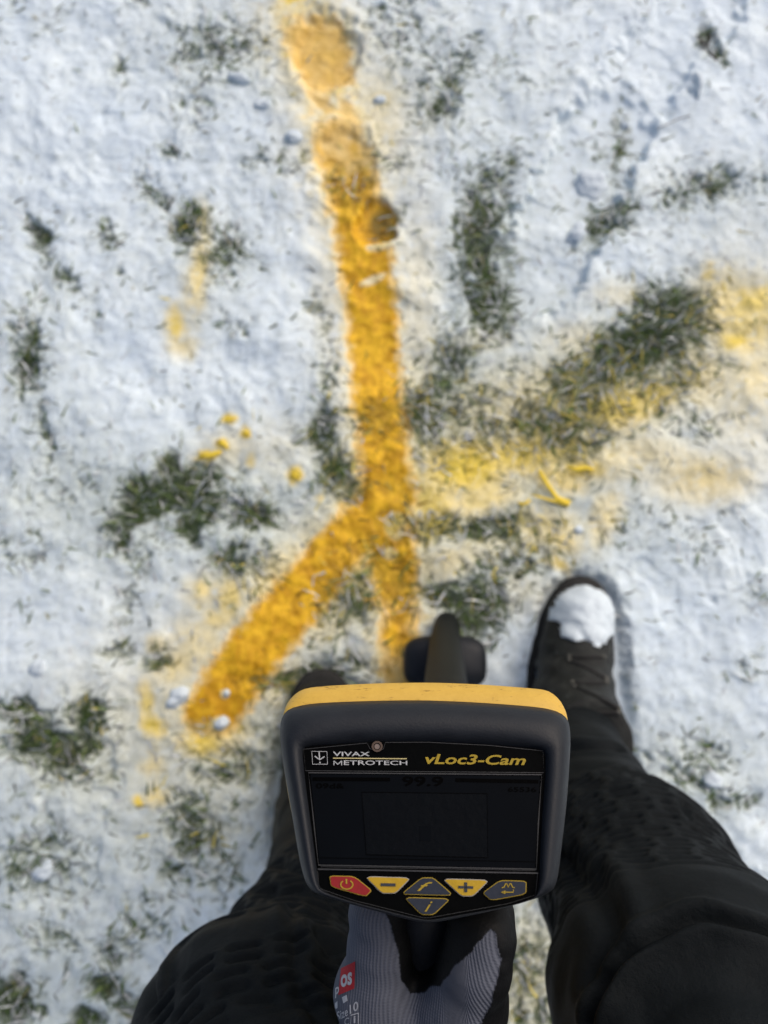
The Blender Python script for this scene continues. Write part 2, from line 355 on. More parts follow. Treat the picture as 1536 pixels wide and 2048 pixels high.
    # snow lifted beside the line, long ridge on the far right
    for pl, hh, ww in [([(700, 560), (700, 800)], .006, 22), ([(1010, 180), (1110, 40), (1140, -40)], .007, 18), ([(1180, 180), (1300, 60)], .006, 16), ([(1380, 1090), (1536, 1010)], .006, 30), ([(1420, 1200), (1540, 1150)], -.008, 8),
                       ([(200, 560), (210, 900)], -.006, 16), ([(90, 700), (180, 690), (200, 1000)], .003, 26), ([(1180, 1000), (1220, 960), (1200, 1100)], .005, 20), ([(940, 440), (910, 500), (890, 600)], -.006, 9)]:
        d, _ = seg_dist(wx2, wy2, pl); H = H + .5 * hh * np.exp(-(d / (ww * 1.7)) ** 2) * (.7 + n0)
    # round foot hollow under both boots
    for b0, b1 in (((1155, 1230), (1185, 1520)), ((640, 1410), (618, 1700))):
        d, _ = seg_dist(u, v, [b0, b1]); H = H * (1 - sstep(96, 60, d + 14 * n1))
    H = H - .0125 * show + .0030 * n3 * sstep(.05, .4, show)
    crumb = sstep(.12, .5, fbm2(X, Y, .013, 3, 71, .6)) * sstep(-.2, .4, fbm2(X, Y, .09, 2, 72)); H = H + .0034 * crumb * (1 - .5 * show) * (1 - .85 * sm)
    H = np.where(O > .2, H - .0015, H); hm = H - .0045; H = .0045 + .5 * (hm + np.sqrt(hm * hm + .003 ** 2))
    return u, v, show, O, Yl, H, n1, n2, G, FG

def axis(lo, hi, step, far, grow=1.13):
    c = list(np.arange(lo, hi, step)); a = []; s = step; x = lo
    while x > -far: s *= grow; x -= s; a.append(x)
    b = []; s = step; x = c[-1]
    while x < far: s *= grow; x += s; b.append(x)
    return np.array(a[::-1] + c + b)
xs = axis(-.80, .86, .0026, 30, 1.05); ys = axis(-.62, 1.30, .0027, 30, 1.05)
X, Y = np.meshgrid(xs, ys)                                            # rows are y
u, v, show, O, Yl, H, n1, n2, G, FG = fields(X, Y)
far = sstep(1.5, 4, np.hypot(X, Y - .3)); H = H * (1 - far) + .018 * far
def mixc(a, b, t): return a * (1 - t[..., None]) + np.asarray(b) * t[..., None]
streak_ = fbm2(X * .8 + Y * .6, (Y * .8 - X * .6) * 3.2, .03, 3, 19)
snowc = np.ones(X.shape + (3,)) * np.array([.755, .850, .890])
snowc = mixc(snowc, (.66, .765, .84), np.clip(.5 + fbm2(X, Y, .12, 3, 41) * 1.3, 0, 1))
snowc = mixc(snowc, (.40, .45, .36), np.clip(FG * 1.25 + np.minimum(G, 1) * .45 + .42 * n1 + .2 * streak_ + .08 * n2, 0, 1) * .72)
turf = np.array([.046, .076, .022]) * (1 + .6 * n1[..., None])
turf = mixc(turf, (.17, .19, .15), np.clip(n2 + .2, 0, 1) * .5)
c = mixc(snowc, (.84, .72, .36), np.clip(Yl * 2.2, 0, 1) * .9); c = mixc(c, (.84, .64, .07), sstep(.35, .9, Yl) * .95)
c = mixc(c, (.50, .38, .12), sstep(1180, 1260, u) * sstep(880, 960, v) * np.clip(Yl, 0, 1) * .5)
c = mixc(c, (.86, .60, .20), sstep(.02, .35, O) * .8)
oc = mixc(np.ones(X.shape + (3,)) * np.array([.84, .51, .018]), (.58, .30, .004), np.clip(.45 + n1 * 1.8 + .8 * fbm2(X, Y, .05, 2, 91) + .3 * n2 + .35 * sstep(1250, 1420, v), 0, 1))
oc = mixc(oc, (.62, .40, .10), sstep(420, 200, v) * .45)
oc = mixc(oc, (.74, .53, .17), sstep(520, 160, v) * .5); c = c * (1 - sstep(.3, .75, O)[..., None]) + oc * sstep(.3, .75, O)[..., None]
t2 = mixc(turf, (.26, .17, .008), np.clip(O * 1.4, 0, 1) * .75); t2 = mixc(t2, (.30, .26, .05), np.clip(Yl, 0, 1) * .6)
c = mixc(c, (.13, .085, .022), sstep(1.15, .55, np.hypot((u - 764) / 26, (v - 452) / 32) + .3 * n1) * .85); c = c * (1 - show[..., None] * .93) + t2 * show[..., None] * .93
c = np.clip(c, .004, .93)
ny, nx = X.shape
V = np.stack([X, Y, H], -1).reshape(-1, 3)
ii = np.arange(ny * nx).reshape(ny, nx)
Q = np.stack([ii[:-1, :-1], ii[:-1, 1:], ii[1:, 1:], ii[1:, :-1]], -1).reshape(-1, 4)
NV = vnormals(V, Q); rgba = np.concatenate([c.reshape(-1, 3), np.ones((ny * nx, 1))], 1)
sh = show.reshape(-1); Of = O.reshape(-1); Yf = Yl.reshape(-1)

a = NT('snow_surface')
co = a.attr('tint'); n = a.noise(420, 4, .65)
mx = a.n('ShaderNodeMix', data_type='RGBA', blend_type='MULTIPLY'); mx.inputs[0].default_value = 1
r = a.ramp(n.outputs[0], [(.3, (.90, .90, .90)), (.6, (1.02, 1.02, 1.02))])
a.l(co.outputs['Color'], mx.inputs[6]); a.l(r.outputs[0], mx.inputs[7]); a.l(mx.outputs[2], a.b.inputs['Base Color'])
n2_ = a.noise(900, 3, .6); b1 = a.bump(n.outputs[0], .0012, 1.0); b2 = a.bump(n2_.outputs[0], .0004, 1.0, b1)
M_snow = a.fin(b2, Roughness=.55, Subsurface_Weight=.4, Subsurface_Scale=.006); a.b.inputs['Subsurface Radius'].default_value = (1, 1, 1); a.b.inputs['Specular IOR Level'].default_value = .3
tgt = a.b

fO = Of[Q].mean(1); fY = Yf[Q].mean(1)
cen_u = u.reshape(-1)[Q[:, 0]]; cen_v = v.reshape(-1)[Q[:, 0]]
isO = fO > .42
isY = (~isO) & (fY > .34) & (cen_u > 800) & (cen_v > 540) & (cen_v < 1180)
isY2 = (~isO) & (~isY) & (fY > .34) & (cen_u < 520) & (cen_v > 1120)
def sub(name, mask):
    q = Q[mask]; us, inv = np.unique(q, return_inverse=True)
    o = mesh(name, V[us], inv.reshape(-1, 4), M_snow, attrs={'tint': rgba[us]})
    o.data.normals_split_custom_set_from_vertices([tuple(x) for x in NV[us]])
    return o
tag(sub('snow', ~(isO | isY | isY2)), kind='structure')
tag(sub('paint_line', isO), 'thick orange yellow spray paint line forking into a Y on the snow', 'paint marking')
tag(sub('paint_patch', isY), 'faded lemon yellow spray paint patches on snow and grass right of the orange line', 'paint marking')
tag(sub('paint_patch', isY2), 'faint yellow overspray on snow left of the lower orange branch', 'paint marking')

# bare turf below the snow, out to the horizon
gx = axis(-.9, .95, .02, 60, 1.25); gy = axis(-.7, 1.4, .02, 60, 1.25); GX, GY = np.meshgrid(gx, gy)
gi = np.arange(GX.size).reshape(GX.shape)
a = NT('turf'); n = a.noise(90, 6, .7); n_ = a.noise(14, 4)
r = a.ramp(n.outputs[0], [(.3, (.022, .030, .012)), (.55, (.05, .075, .022)), (.75, (.12, .115, .06))]); a.l(r.outputs[0], a.b.inputs['Base Color'])
M_turf = a.fin(a.bump(n.outputs[0], .006), Roughness=.9)
tag(mesh('ground', np.stack([GX, GY, -.001 + .002 * fbm2(GX, GY, .1, 2, 3)], -1).reshape(-1, 3),
     np.stack([gi[:-1, :-1], gi[:-1, 1:], gi[1:, 1:], gi[1:, :-1]], -1).reshape(-1, 4), M_turf), kind='structure')

# ------------------------------------------------------------------ grass blades
def blades(N, xr, yr, seed, sparse):
    g = np.random.default_rng(seed)
    bx = g.uniform(*xr, N); by = g.uniform(*yr, N)
    U, Vv, shw, o_, y_, h_, a1, a2, G_, FG_ = fields(bx, by)
    p = np.clip(shw * .33 + G_ * .05 + FG_ * .03 + sparse, 0, 1) * (1 - .4 * o_)
    if xr[1] > 1: p = p * ((np.abs(bx) > .8) | (by > 1.3) | (by < -.62))
    k = g.random(N) < p; return bx[k], by[k], h_[k], o_[k], y_[k], shw[k], a1[k]
def blade_mesh(bx, by, h0, o_, y_, shw, a1, seed):
    g = np.random.default_rng(seed); n = len(bx)
    clump = fbm2(bx, by, .04, 2, 77) * 3.5
    ang = clump * 2.2 + g.normal(0, .9, n)
    L = g.uniform(.012, .046, n) * (.6 + .5 * shw); wd = g.uniform(.0007, .0017, n)
    lift = g.uniform(.15, .8, n) * (.4 + .6 * shw)
    d = np.stack([np.cos(ang), np.sin(ang)], 1); s = np.stack([-d[:, 1], d[:, 0]], 1)
    z0 = np.maximum(h0, 0) - .002; VV = []
    bend = g.normal(0, .35, n)
    for k, t in enumerate((0, .38, .72, 1)):
        wdt = wd * (1, .9, .6, .05)[k]
        along = L * t * np.cos(lift * 1.0); up = L * np.sin(lift) * (t - .55 * t * t) * 1.5
        cx = bx + d[:, 0] * along + s[:, 0] * bend * L * t * t; cy = by + d[:, 1] * along + s[:, 1] * bend * L * t * t; cz = z0 + up + .002 * t
        for sg in (-1, 1):
            VV.append(np.stack([cx + sg * s[:, 0] * wdt, cy + sg * s[:, 1] * wdt, cz + sg * .0004], 1))
    VV = np.stack(VV, 1).reshape(-1, 3)
    b = np.arange(n) * 8
    Qs = np.concatenate([np.stack([b + 2 * k, b + 2 * k + 1, b + 2 * k + 3, b + 2 * k + 2], 1) for k in range(3)])
    pal = np.array([(.042, .070, .018), (.065, .110, .024), (.09, .13, .03), (.13, .15, .05), (.024, .036, .014), (.19, .18, .09)])
    cc = pal[g.choice(6, n, p=[.3, .28, .15, .07, .15, .05])] * g.uniform(.8, 1.55, (n, 1))
    fr = (g.random(n) < .42 * (1 - shw * .6)); cc[fr] = np.array([.50, .53, .54]) * g.uniform(.5, 1.3, (fr.sum(), 1))
    pt = g.random(n) < np.clip(o_ * .75, 0, 1); cc[pt] = np.array([.50, .28, .012]) * g.uniform(.4, 1.2, (pt.sum(), 1))
    py_ = (~pt) & (g.random(n) < np.clip(y_ * .7, 0, .6)); cc[py_] = np.array([.60, .50, .10]) * g.uniform(.5, 1.2, (py_.sum(), 1))
    cv = np.concatenate([np.repeat(cc, 8, 0), np.ones((n * 8, 1))], 1)
    return VV, Qs, cv
a = NT('grass_blade'); co = a.attr('tint'); a.l(co.outputs['Color'], a.b.inputs['Base Color']); M_grass = a.fin(Roughness=.6)
p1 = blades(330000, (-.80, .86), (-.62, 1.30), 1, .006)
p2 = blades(160000, (-2.2, 2.2), (-1.6, 2.8), 2, .02)
pp = [np.concatenate([a_, b_]) for a_, b_ in zip(p1, p2)]
VV, Qs, cv = blade_mesh(*pp, 9)
tag(mesh('grass', VV, Qs, M_grass, attrs={'tint': cv}), kind='stuff')
print('blades', len(pp[0]))

def ground_z(px, py):
    p = at(px, py, .012); r_ = fields(np.array([p[0]]), np.array([p[1]])); return p[0], p[1], max(float(r_[5][0]), 0)

# ------------------------------------------------------------------ loose snow clumps, sprayed leaves, dead leaf
M_clump = plain('clump_snow', (.57, .65, .70), .6, .3, .04, 400, .001)
def lump(name, px, py, rx, ry, hz, rot, seed, mat, label, cat, group=None, sink=.52, zbase=None):
    x, y, z = ground_z(px, py)
    if zbase is not None: z = zbase
    nu, nv = 26, 16; VV = []
    for j in range(nv + 1):
        th = math.pi * j / nv
        for i in range(nu):
            ph = 2 * math.pi * i / nu; VV.append((math.sin(th) * math.cos(ph), math.sin(th) * math.sin(ph), math.cos(th)))
    VV = np.array(VV); rx *= .85; ry *= .85; N = 1 + .34 * vnoise3(VV + 9, .9, seed) + .20 * vnoise3(VV + 9, .4, seed + 1)
    VV = VV * N[:, None] * np.array([rx, ry, hz]); ca, sa = math.cos(R(rot)), math.sin(R(rot))
    VV = np.stack([VV[:, 0] * ca - VV[:, 1] * sa, VV[:, 0] * sa + VV[:, 1] * ca, VV[:, 2] + hz * (1 - 2 * sink)], 1)
    Qf = [[j * nu + i, (j + 1) * nu + i, (j + 1) * nu + (i + 1) % nu, j * nu + (i + 1) % nu] for j in range(nv) for i in range(nu)]
    o = mesh(name, VV, Qf, mat); o.location = (x, y, z)
    if label: tag(o, label, cat, group)
    return o
gr = 'loose lumps of snow lying about the line'
for i, (px, py, rx, ry, hz, ro, lb) in enumerate([
    (443, 1446, .013, .010, .009, 20, 'white snow lump sitting on the orange paint near the end of the left branch'),
    (456, 1386, .006, .006, .005, 0, 'tiny snow pellet in the middle of the orange branch end'),
    (362, 1395, .020, .015, .011, 30, 'flat white snow lump left of the orange branch end'),
    (1155, 470, .020, .028, .017, -25, 'rounded snow lump inside the lower edge of the boot print'),
    (1185, 365, .032, .028, .013, -40, 'largest rounded snow lump inside the boot print'),
    (1252, 246, .009, .009, .008, 0, 'small snow pellet at the toe rim of the boot print'),
    (1390, 178, .010, .026, .011, 0, 'narrow upright snow lump below the dark dead leaf'),
    (478, 165, .028, .015, .012, -10, 'oval snow lump by the thin grass left of the top of the line'),
    (526, 216, .015, .012, .010, 0, 'small snow lump below the oval one near the top of the line'),
    (84, 1335, .014, .014, .010, 0, 'pale snow lump on clear snow at the far left'),
    (1155, 1063, .010, .008, .009, 0, 'bright snow pellet beside the sprayed yellow leaf'),
    (90, 1740, .022, .016, .012, 30, 'snow lump ringed by green grass at the lower left'),
    (588, 283, .017, .015, .010, 0, 'snow lump just left of the upper painted line'),
    (760, 205, .012, .009, .009, 0, 'cream tinted snow lump right of the top paint dab'),
    (1420, 1560, .016, .013, .011, 0, 'snow lump above the grass tuft right of the trouser leg'),
    ]):
    lump('snow_lump', px, py, rx, ry, hz, ro, 30 + i, M_clump, lb, 'snow lump', gr)

M_yleaf = plain('sprayed_leaf', (.80, .60, .05), .6, .3, .2, 300, .001)
M_dleaf = plain('dead_leaf', (.025, .022, .018), .8, .2, .3, 300, .001)
def strip_leaf(name, pts, widths, mat, label, cat, group=None, lift=.006):
    base = ground_z(*pts[0]); VV = []; Qf = []
    P = np.array([(*at(p[0], p[1], .012)[:2], 0) for p in pts]); lift *= .3; widths = [w_ * .62 for w_ in widths]
    Pz = [ground_z(*p)[2] for p in pts]
    n = len(pts); w_ = np.array(widths)
    for i in range(n):
        d = P[min(i + 1, n - 1)] - P[max(i - 1, 0)]; d /= np.linalg.norm(d); s = np.array([-d[1], d[0], 0])
        z = max(Pz) + .003 + lift * math.sin(math.pi * i / (n - 1))
        for k, (o_, dz) in enumerate(((-1, .001), (0, .0), (1, .0012), (0, -.0012))):
            VV.append(P[i] + s * w_[i] * o_ + np.array([0, 0, z + dz]))
    for i in range(n - 1):
        for k in range(4): Qf.append([i * 4 + k, i * 4 + (k + 1) % 4, i * 4 + 4 + (k + 1) % 4, i * 4 + 4 + k])
    Qf += [[3, 2, 1, 0], [(n - 1) * 4 + k for k in range(4)]]
    VV = np.array(VV) - np.array(base)
    o = mesh(name, VV, Qf, mat); o.location = base
    if label: tag(o, label, cat, group)
    return o
gl = 'leaves and stalks coated with yellow spray paint'
strip_leaf('painted_leaf', [(1075, 945), (1092, 975), (1110, 1000), (1136, 1010)], [.005, .006, .007, .008], M_yleaf, 'bright yellow sprayed leaf stalk bent towards the right boot', 'painted leaf', gl)
strip_leaf('painted_leaf', [(1134, 1014), (1105, 1006), (1070, 996), (1058, 992)], [.006, .004, .003, .001], M_yleaf, 'thin yellow sprayed stalk crossing the end of the bent stalk', 'painted leaf', gl)
strip_leaf('painted_leaf', [(1032, 1008), (1040, 1012), (1050, 1010), (1057, 1002)], [.003, .005, .004, .003], M_yleaf, 'short curled yellow sprayed leaf left of the bent stalk', 'painted leaf', gl)
strip_leaf('painted_leaf', [(1130, 938), (1150, 944), (1168, 940), (1184, 944)], [.004, .007, .006, .003], M_yleaf, 'yellow sprayed leaf lying right of the large lemon patch', 'painted leaf', gl)
strip_leaf('painted_leaf', [(402, 917), (420, 916), (440, 910), (446, 906)], [.004, .006, .006, .003], M_yleaf, 'flat yellow sprayed leaf lying left on clean snow', 'painted leaf', gl)
strip_leaf('painted_leaf', [(438, 884), (446, 890), (456, 898), (460, 904)], [.002, .005, .005, .002], M_yleaf, 'small yellow sprayed leaf above the flat one on clean snow', 'painted leaf', gl)
strip_leaf('painted_leaf', [(452, 848), (458, 846), (470, 842), (478, 838)], [.002, .005, .004, .002], M_yleaf, 'rounded yellow sprayed leaf topmost of the spots on clean snow', 'painted leaf', gl)
strip_leaf('painted_leaf', [(488, 872), (492, 870), (498, 872), (502, 876)], [.003, .005, .005, .002], M_yleaf, 'tiny yellow sprayed speck right of the topmost painted leaf', 'painted leaf', gl)
strip_leaf('painted_leaf', [(584, 946), (588, 952), (596, 958), (602, 964)], [.002, .004, .004, .002], M_yleaf, 'lone yellow sprayed leaf between the clean snow and the fork', 'painted leaf', gl)
dl = empty('dead_leaf', ground_z(1410, 90), 'dark dead leaf with forked tips poking out of the snow', 'dead leaf')
for nm, pts, wd in (('leaf_tip', [(1392, 70), (1396, 82), (1404, 92), (1410, 96)], [.001, .003, .004, .003]), ('leaf_tip', [(1418, 68), (1417, 80), (1413, 90), (1408, 96)], [.002, .005, .005, .003]), ('stem', [(1408, 94), (1404, 112), (1414, 124), (1428, 134)], [.002, .002, .005, .003])):
    o = strip_leaf(nm, pts, wd, M_dleaf, None, None, lift=.012); o.location = Vector(o.location) - Vector(dl.location); o.parent = dl
gs = 'single grass stalks standing clear of the snow'
for pts, lb in (([(918, 145), (930, 125), (938, 105), (944, 92)], 'thin dark grass stalk leaning right above the grass by the top of the line'),
                ([(1378, 238), (1350, 248), (1325, 260), (1310, 266)], 'thin straw stalk lying on snow right of the boot print'),
                ([(1022, 50), (1030, 62), (1028, 78), (1020, 90)], 'short curved dark stalk on the smooth snow at the top')):
    strip_leaf('grass_stalk', pts, [.0008, .0014, .0012, .0005], M_dleaf, lb, 'grass stalk', gs, .010)

# ================================================================== THE LOCATOR
TILT = 24.0
# frame of the display face, in world space
def camvec(x, y, z): return np.array([x, y * cs - z * sn, y * sn + z * cs])
N_ = camvec(0, math.sin(R(TILT)), math.cos(R(TILT)))
EY = camvec(0, math.cos(R(TILT)), -math.sin(R(TILT))); EX = np.cross(EY, N_)
roll = R(-.35); EX, EY = EX * math.cos(roll) + EY * math.sin(roll), EY * math.cos(roll) - EX * math.sin(roll)
FO = atd(852, 1640, .333)
loc = empty('cable_locator', (0, 0, 0), 'black and yellow handheld cable locator with dark screen, held by its handle', 'cable locator')
foot = at(893, 1300, 0); loc.location = (foot[0], foot[1], 0)
head = None
Lbase = np.array(loc.location)
def LP(px, py, h=0.0):
    d = ray(px, py); o = FO + N_ * h; t = ((o - CAM) @ N_) / (d @ N_); return CAM + d * t
def lmesh(name, V, Fc, mat, parent=None, **k):
    return mesh(name, np.array(V) - Lbase, Fc, mat, parent or loc, **k)
def chaikin(P, n=2, w=.25):
    P = np.array(P, float)
    for _ in range(n):
        Qn = np.roll(P, -1, 0); P = np.stack([P * (1 - w) + Qn * w, P * w + Qn * (1 - w)], 1).reshape(-1, 2)
    return P
def resample(P, c, N=200):
    P = np.array(P, float); out = []
    A = P; B = np.roll(P, -1, 0)
    for k in range(N):
        a = 2 * math.pi * k / N - math.pi / 2; d = np.array([math.cos(a), math.sin(a)])
        best = 0
        e = B - A; den = d[0] * e[:, 1] - d[1] * e[:, 0]
        with np.errstate(divide='ignore', invalid='ignore'):
            w_ = A - c; t = (w_[:, 0] * e[:, 1] - w_[:, 1] * e[:, 0]) / den; s = (w_[:, 0] * d[1] - w_[:, 1] * d[0]) / den
        ok = (s >= -1e-9) & (s <= 1 + 1e-9) & (t > 0)
        best = t[ok].max() if ok.any() else 1
        out.append(c + d * best)
    return np.array(out)
Z1 = lambda L: [(540 + a * .4036, 1350 + b * .4036) for a, b in L]
Z6 = lambda L: [(640 + a * .2865, 1740 + b * .2865) for a, b in L]
CC = np.array([856.0, 1610.0])
panel = chaikin(Z1([(160, 362), (200, 352), (480, 333), (780, 329), (1090, 345), (1330, 366), (1362, 380), (1364, 480), (1352, 620), (1336, 860), (1330, 1090), (1290, 1112), (1180, 1146), (830, 1208), (780, 1214), (730, 1206), (400, 1122), (250, 1068), (238, 1010), (226, 900), (190, 640), (168, 460)]), 2, .2)
black = chaikin(Z1([(58, 205), (95, 165), (200, 140), (480, 128), (760, 124), (1040, 136), (1330, 158), (1430, 180), (1480, 220), (1490, 300), (1486, 420), (1470, 640), (1440, 900), (1424, 1020), (1395, 1082), (1180, 1152), (850, 1222), (780, 1228), (710, 1220), (400, 1136), (225, 1086), (180, 1040), (150, 940), (100, 640), (60, 420), (47, 280)]), 2, .22)
yell = chaikin(Z1([(62, 190), (95, 120), (160, 66), (300, 52), (560, 40), (800, 37), (1040, 46), (1250, 62), (1380, 74), (1440, 125), (1478, 205), (1484, 420), (1440, 900), (1400, 1060), (1180, 1130), (780, 1200), (400, 1110), (220, 1060), (150, 900), (90, 600), (60, 400)]), 2, .22)
rp = resample(panel, CC); rb = resample(black, CC); ry_ = resample(yell, CC)
def loft(name, rings, mat, close_in=False, close_out=True, **k):
    n = len(rings[0][0]); V = []; Qf = []
    for pts, h in rings:
        hh = np.broadcast_to(h, n)
        V += [LP(p[0], p[1], q) for p, q in zip(pts, hh)]
    for r_ in range(len(rings) - 1):
        for i in range(n):
            j = (i + 1) % n; Qf.append([r_ * n + i, r_ * n + j, (r_ + 1) * n + j, (r_ + 1) * n + i])
    if close_out: Qf.append([(len(rings) - 1) * n + i for i in range(n)])
    if close_in: Qf.append([i for i in range(n)][::-1])
    return lmesh(name, V, Qf, mat, **k)
lerp = lambda a, b, t: a * (1 - t) + b * t
# materials of the locator
a = NT('black_rubber'); n = a.noise(900, 3); sc_ = a.noise(60, 8, .75)
r = a.ramp(sc_.outputs[0], [(.30, (.0085, .0100, .0135)), (.62, (.012, .0145, .019)), (.70, (.022, .025, .030)), (.75, (.075, .08, .085))]); a.l(r.outputs[0], a.b.inputs['Base Color'])
rr_ = a.ramp(sc_.outputs[0], [(.3, (.42,) * 3), (.7, (.60,) * 3)]); a.l(rr_.outputs[0], a.b.inputs['Roughness'])
M_rub = a.fin(a.bump(n.outputs[0], .00012)); a.b.inputs['Specular IOR Level'].default_value = .22
a = NT('yellow_shell'); n = a.noise(130, 8, .8); sx = a.n('ShaderNodeMapping'); a.l(a.obj(), sx.inputs[0]); sx.inputs['Scale'].default_value = (1, 6, 2); n_2 = a.noise(120, 6, .8, sx.outputs[0])
r = a.ramp(n.outputs[0], [(.27, (.26, .15, .03)), (.36, (.52, .32, .046)), (.7, (.60, .38, .062))]); r2 = a.ramp(n_2.outputs[0], [(.33, (.35, .3, .25)), (.41, (1, 1, 1))])
mx = a.n('ShaderNodeMix', data_type='RGBA', blend_type='MULTIPLY'); mx.inputs[0].default_value = 1; a.l(r.outputs[0], mx.inputs[6]); a.l(r2.outputs[0], mx.inputs[7]); a.l(mx.outputs[2], a.b.inputs['Base Color'])
M_yel = a.fin(a.bump(n.outputs[0], .00015), Roughness=.5); a.b.inputs['Specular IOR Level'].default_value = .35
M_panel = plain('panel_film', (.0012, .0014, .0016), .4, .02, .2, 500, .00004)
M_screen = plain('screen_glass', (.0020, .0027, .0040), .16, .03, .1, 60, .00001)
M_trim = plain('trim_line', (.022, .023, .025), .5, .3, .1)
M_white = plain('print_white', (.36, .37, .38), .6, .2, .1)
M_gold = plain('print_gold', (.29, .205, .018), .6, .2, .1)
M_cream = plain('print_cream', (.42, .36, .17), .6, .2, .1)
M_butY = plain('button_yellow', (.36, .225, .005), .5, .3, .08)
M_butR = plain('button_red', (.20, .003, .005), .5, .3, .08)
M_butG = plain('button_slate', (.018, .023, .036), .55, .15, .08)
M_ink = plain('print_dark', (.030, .034, .042), .6, .2, .1)
M_lcd = plain('lcd_ghost', (.0002, .0002, .0003), .5, .02, .1)
M_lcd2 = plain('lcd_field', (.0024, .0032, .0045), .3, .03, .1)

# raise of the bumper ring: softer at the top, where it slopes to the shell
hous = loft('bezel', [(rp, -.0004), (lerp(rp, rb, .05), .0012), (lerp(rp, rb, .16), .0034), (lerp(rp, rb, .34), .0048), (lerp(rp, rb, .56), .0045), (lerp(rp, rb, .76), .0026), (lerp(rp, rb, .91), -.0015), (rb, -.0072), (lerp(rp, rb, .97), -.0105), (lerp(rp, rb, .8), -.018)], M_rub)
shell = loft('housing', [(lerp(rp, rb, .94), -.0078), (lerp(rb, ry_, .5) * .998 + CC * .002, -.0085), (ry_, -.0135), (lerp(rp, ry_, .99), -.022), (lerp(rp, ry_, .90), -.032), (lerp(rp, ry_, .55), -.046)], M_yel)
V = [LP(p[0], p[1], 0) for p in rp]; lmesh('face_panel', V + [LP(p[0], p[1], -.004) for p in rp], [list(range(200))[::-1]] + [[i, i + 200, (i + 1) % 200 + 200, (i + 1) % 200] for i in range(200)], M_panel, smooth=False)
fp = bpy.data.objects['face_panel']
def poly(name, pts, h0, h1, mat, parent, px=True):
    n = len(pts); A = [LP(p[0], p[1], h1) for p in pts] + [LP(p[0], p[1], h0) for p in pts]
    return lmesh(name, A, [list(range(n))[::-1]] + [[i, i + n, (i + 1) % n + n, (i + 1) % n] for i in range(n)], mat, parent, smooth=False)
def fixn(o):
    import bmesh
    b = bmesh.new(); b.from_mesh(o.data); bmesh.ops.recalc_face_normals(b, faces=b.faces); b.to_mesh(o.data); b.free()
def stroke_geo(pts, wpx, h0, h1, closed=False):
    P = np.array(pts, float); n = len(P); A = []; Fq = []
    for i in range(n):
        if closed: d = P[(i + 1) % n] - P[i - 1]
        else: d = P[min(i + 1, n - 1)] - P[max(i - 1, 0)]
        d = d / max(np.linalg.norm(d), 1e-9); s = np.array([-d[1], d[0]]) * wpx / 2
        for q, h in ((P[i] - s, h1), (P[i] + s, h1), (P[i] + s, h0), (P[i] - s, h0)): A.append(LP(q[0], q[1], h))
    m = n if closed else n - 1
    for i in range(m):
        j = (i + 1) % n
        for k in range(4): Fq.append([i * 4 + k, i * 4 + (k + 1) % 4, j * 4 + (k + 1) % 4, j * 4 + k])
    return A, Fq
def strokes(name, L, h0, h1, mat, parent):
    A = []; Fq = []
    for item in L:
        pts, w_ = item[:2]; cl = len(item) > 2
        a_, f_ = stroke_geo(pts, w_, h0, h1, cl); Fq += [[x + len(A) for x in q] for q in f_]; A += a_
    o = lmesh(name, A, Fq, mat, parent, smooth=False); fixn(o); return o
def text_geo(s, shear=0, offset=0.0, res=3):
    cu = bpy.data.curves.new('t', 'FONT'); cu.body = s; cu.shear = shear; cu.offset = offset; cu.resolution_u = res
    o = bpy.data.objects.new('t', cu); COL.objects.link(o); dg = bpy.context.evaluated_depsgraph_get(); dg.update()
    m = bpy.data.meshes.new_from_object(o.evaluated_get(dg)); V = np.array([v_.co[:2] for v_ in m.vertices]); Fq = [list(p.vertices) for p in m.polygons]
    bpy.data.objects.remove(o); bpy.data.curves.remove(cu); bpy.data.meshes.remove(m)
    lo = V.min(0); hi = V.max(0); return (V - lo) / (hi - lo), Fq
def ptext(name, s, quad, h, mat, parent, shear=0, offset=0.0):
    """quad: px of bottom-left, bottom-right, top-right, top-left"""
    V, Fq = text_geo(s, shear, offset); q = [np.array(p, float) for p in quad]
    A = []
    for x, y in V:
        p = q[0] * (1 - x) * (1 - y) + q[1] * x * (1 - y) + q[2] * x * y + q[3] * (1 - x) * y; A.append(LP(p[0], p[1], h))
    o = lmesh(name, A, Fq, mat, parent, smooth=False); return o
def quadz(x0, y0, x1, y1, Z, dy=0.0):
    return Z([(x0, y1), (x1, y1 + dy), (x1, y0 + dy), (x0, y0)])
# panel outline and screen frame
po = [tuple(p) for p in resample(chaikin(panel, 0), CC) * .985 + CC * .015]
bb = Z1([(166, 368), (480, 337), (496, 365), (530, 378), (562, 366), (572, 334), (780, 333), (1090, 349), (1352, 376), (1358, 484), (176, 474)])
strokes('header_outline', [(bb, 1.2, 1)], .0001, .0003, M_trim, fp)
lowo = Z1([(236, 972), (242, 1050), (262, 1064), (420, 1118), (760, 1203), (790, 1203), (1180, 1133), (1316, 1090), (1326, 984)])
strokes('lower_outline', [(lowo, 1.0)], .0001, .0003, M_trim, fp)
scr = Z1([(200, 490), (1338, 500), (1314, 958), (246, 938)])
poly('screen', scr, .0001, .0005, M_screen, loc); so = bpy.data.objects['screen']; fixn(so)
strokes('screen_frame', [(Z1([(190, 484), (1346, 494), (1330, 736), (1320, 962), (240, 942), (216, 720)]), 2.4, 1)], .0001, .0009, M_trim, so)
strokes('screen_ledge', [(Z1([(236, 962), (780, 972), (1330, 982)]), 3.0), (Z1([(250, 950), (1315, 968)]), 1.0)], .0001, .0006, plain('ledge', (.014, .015, .017), .4, .4), fp)
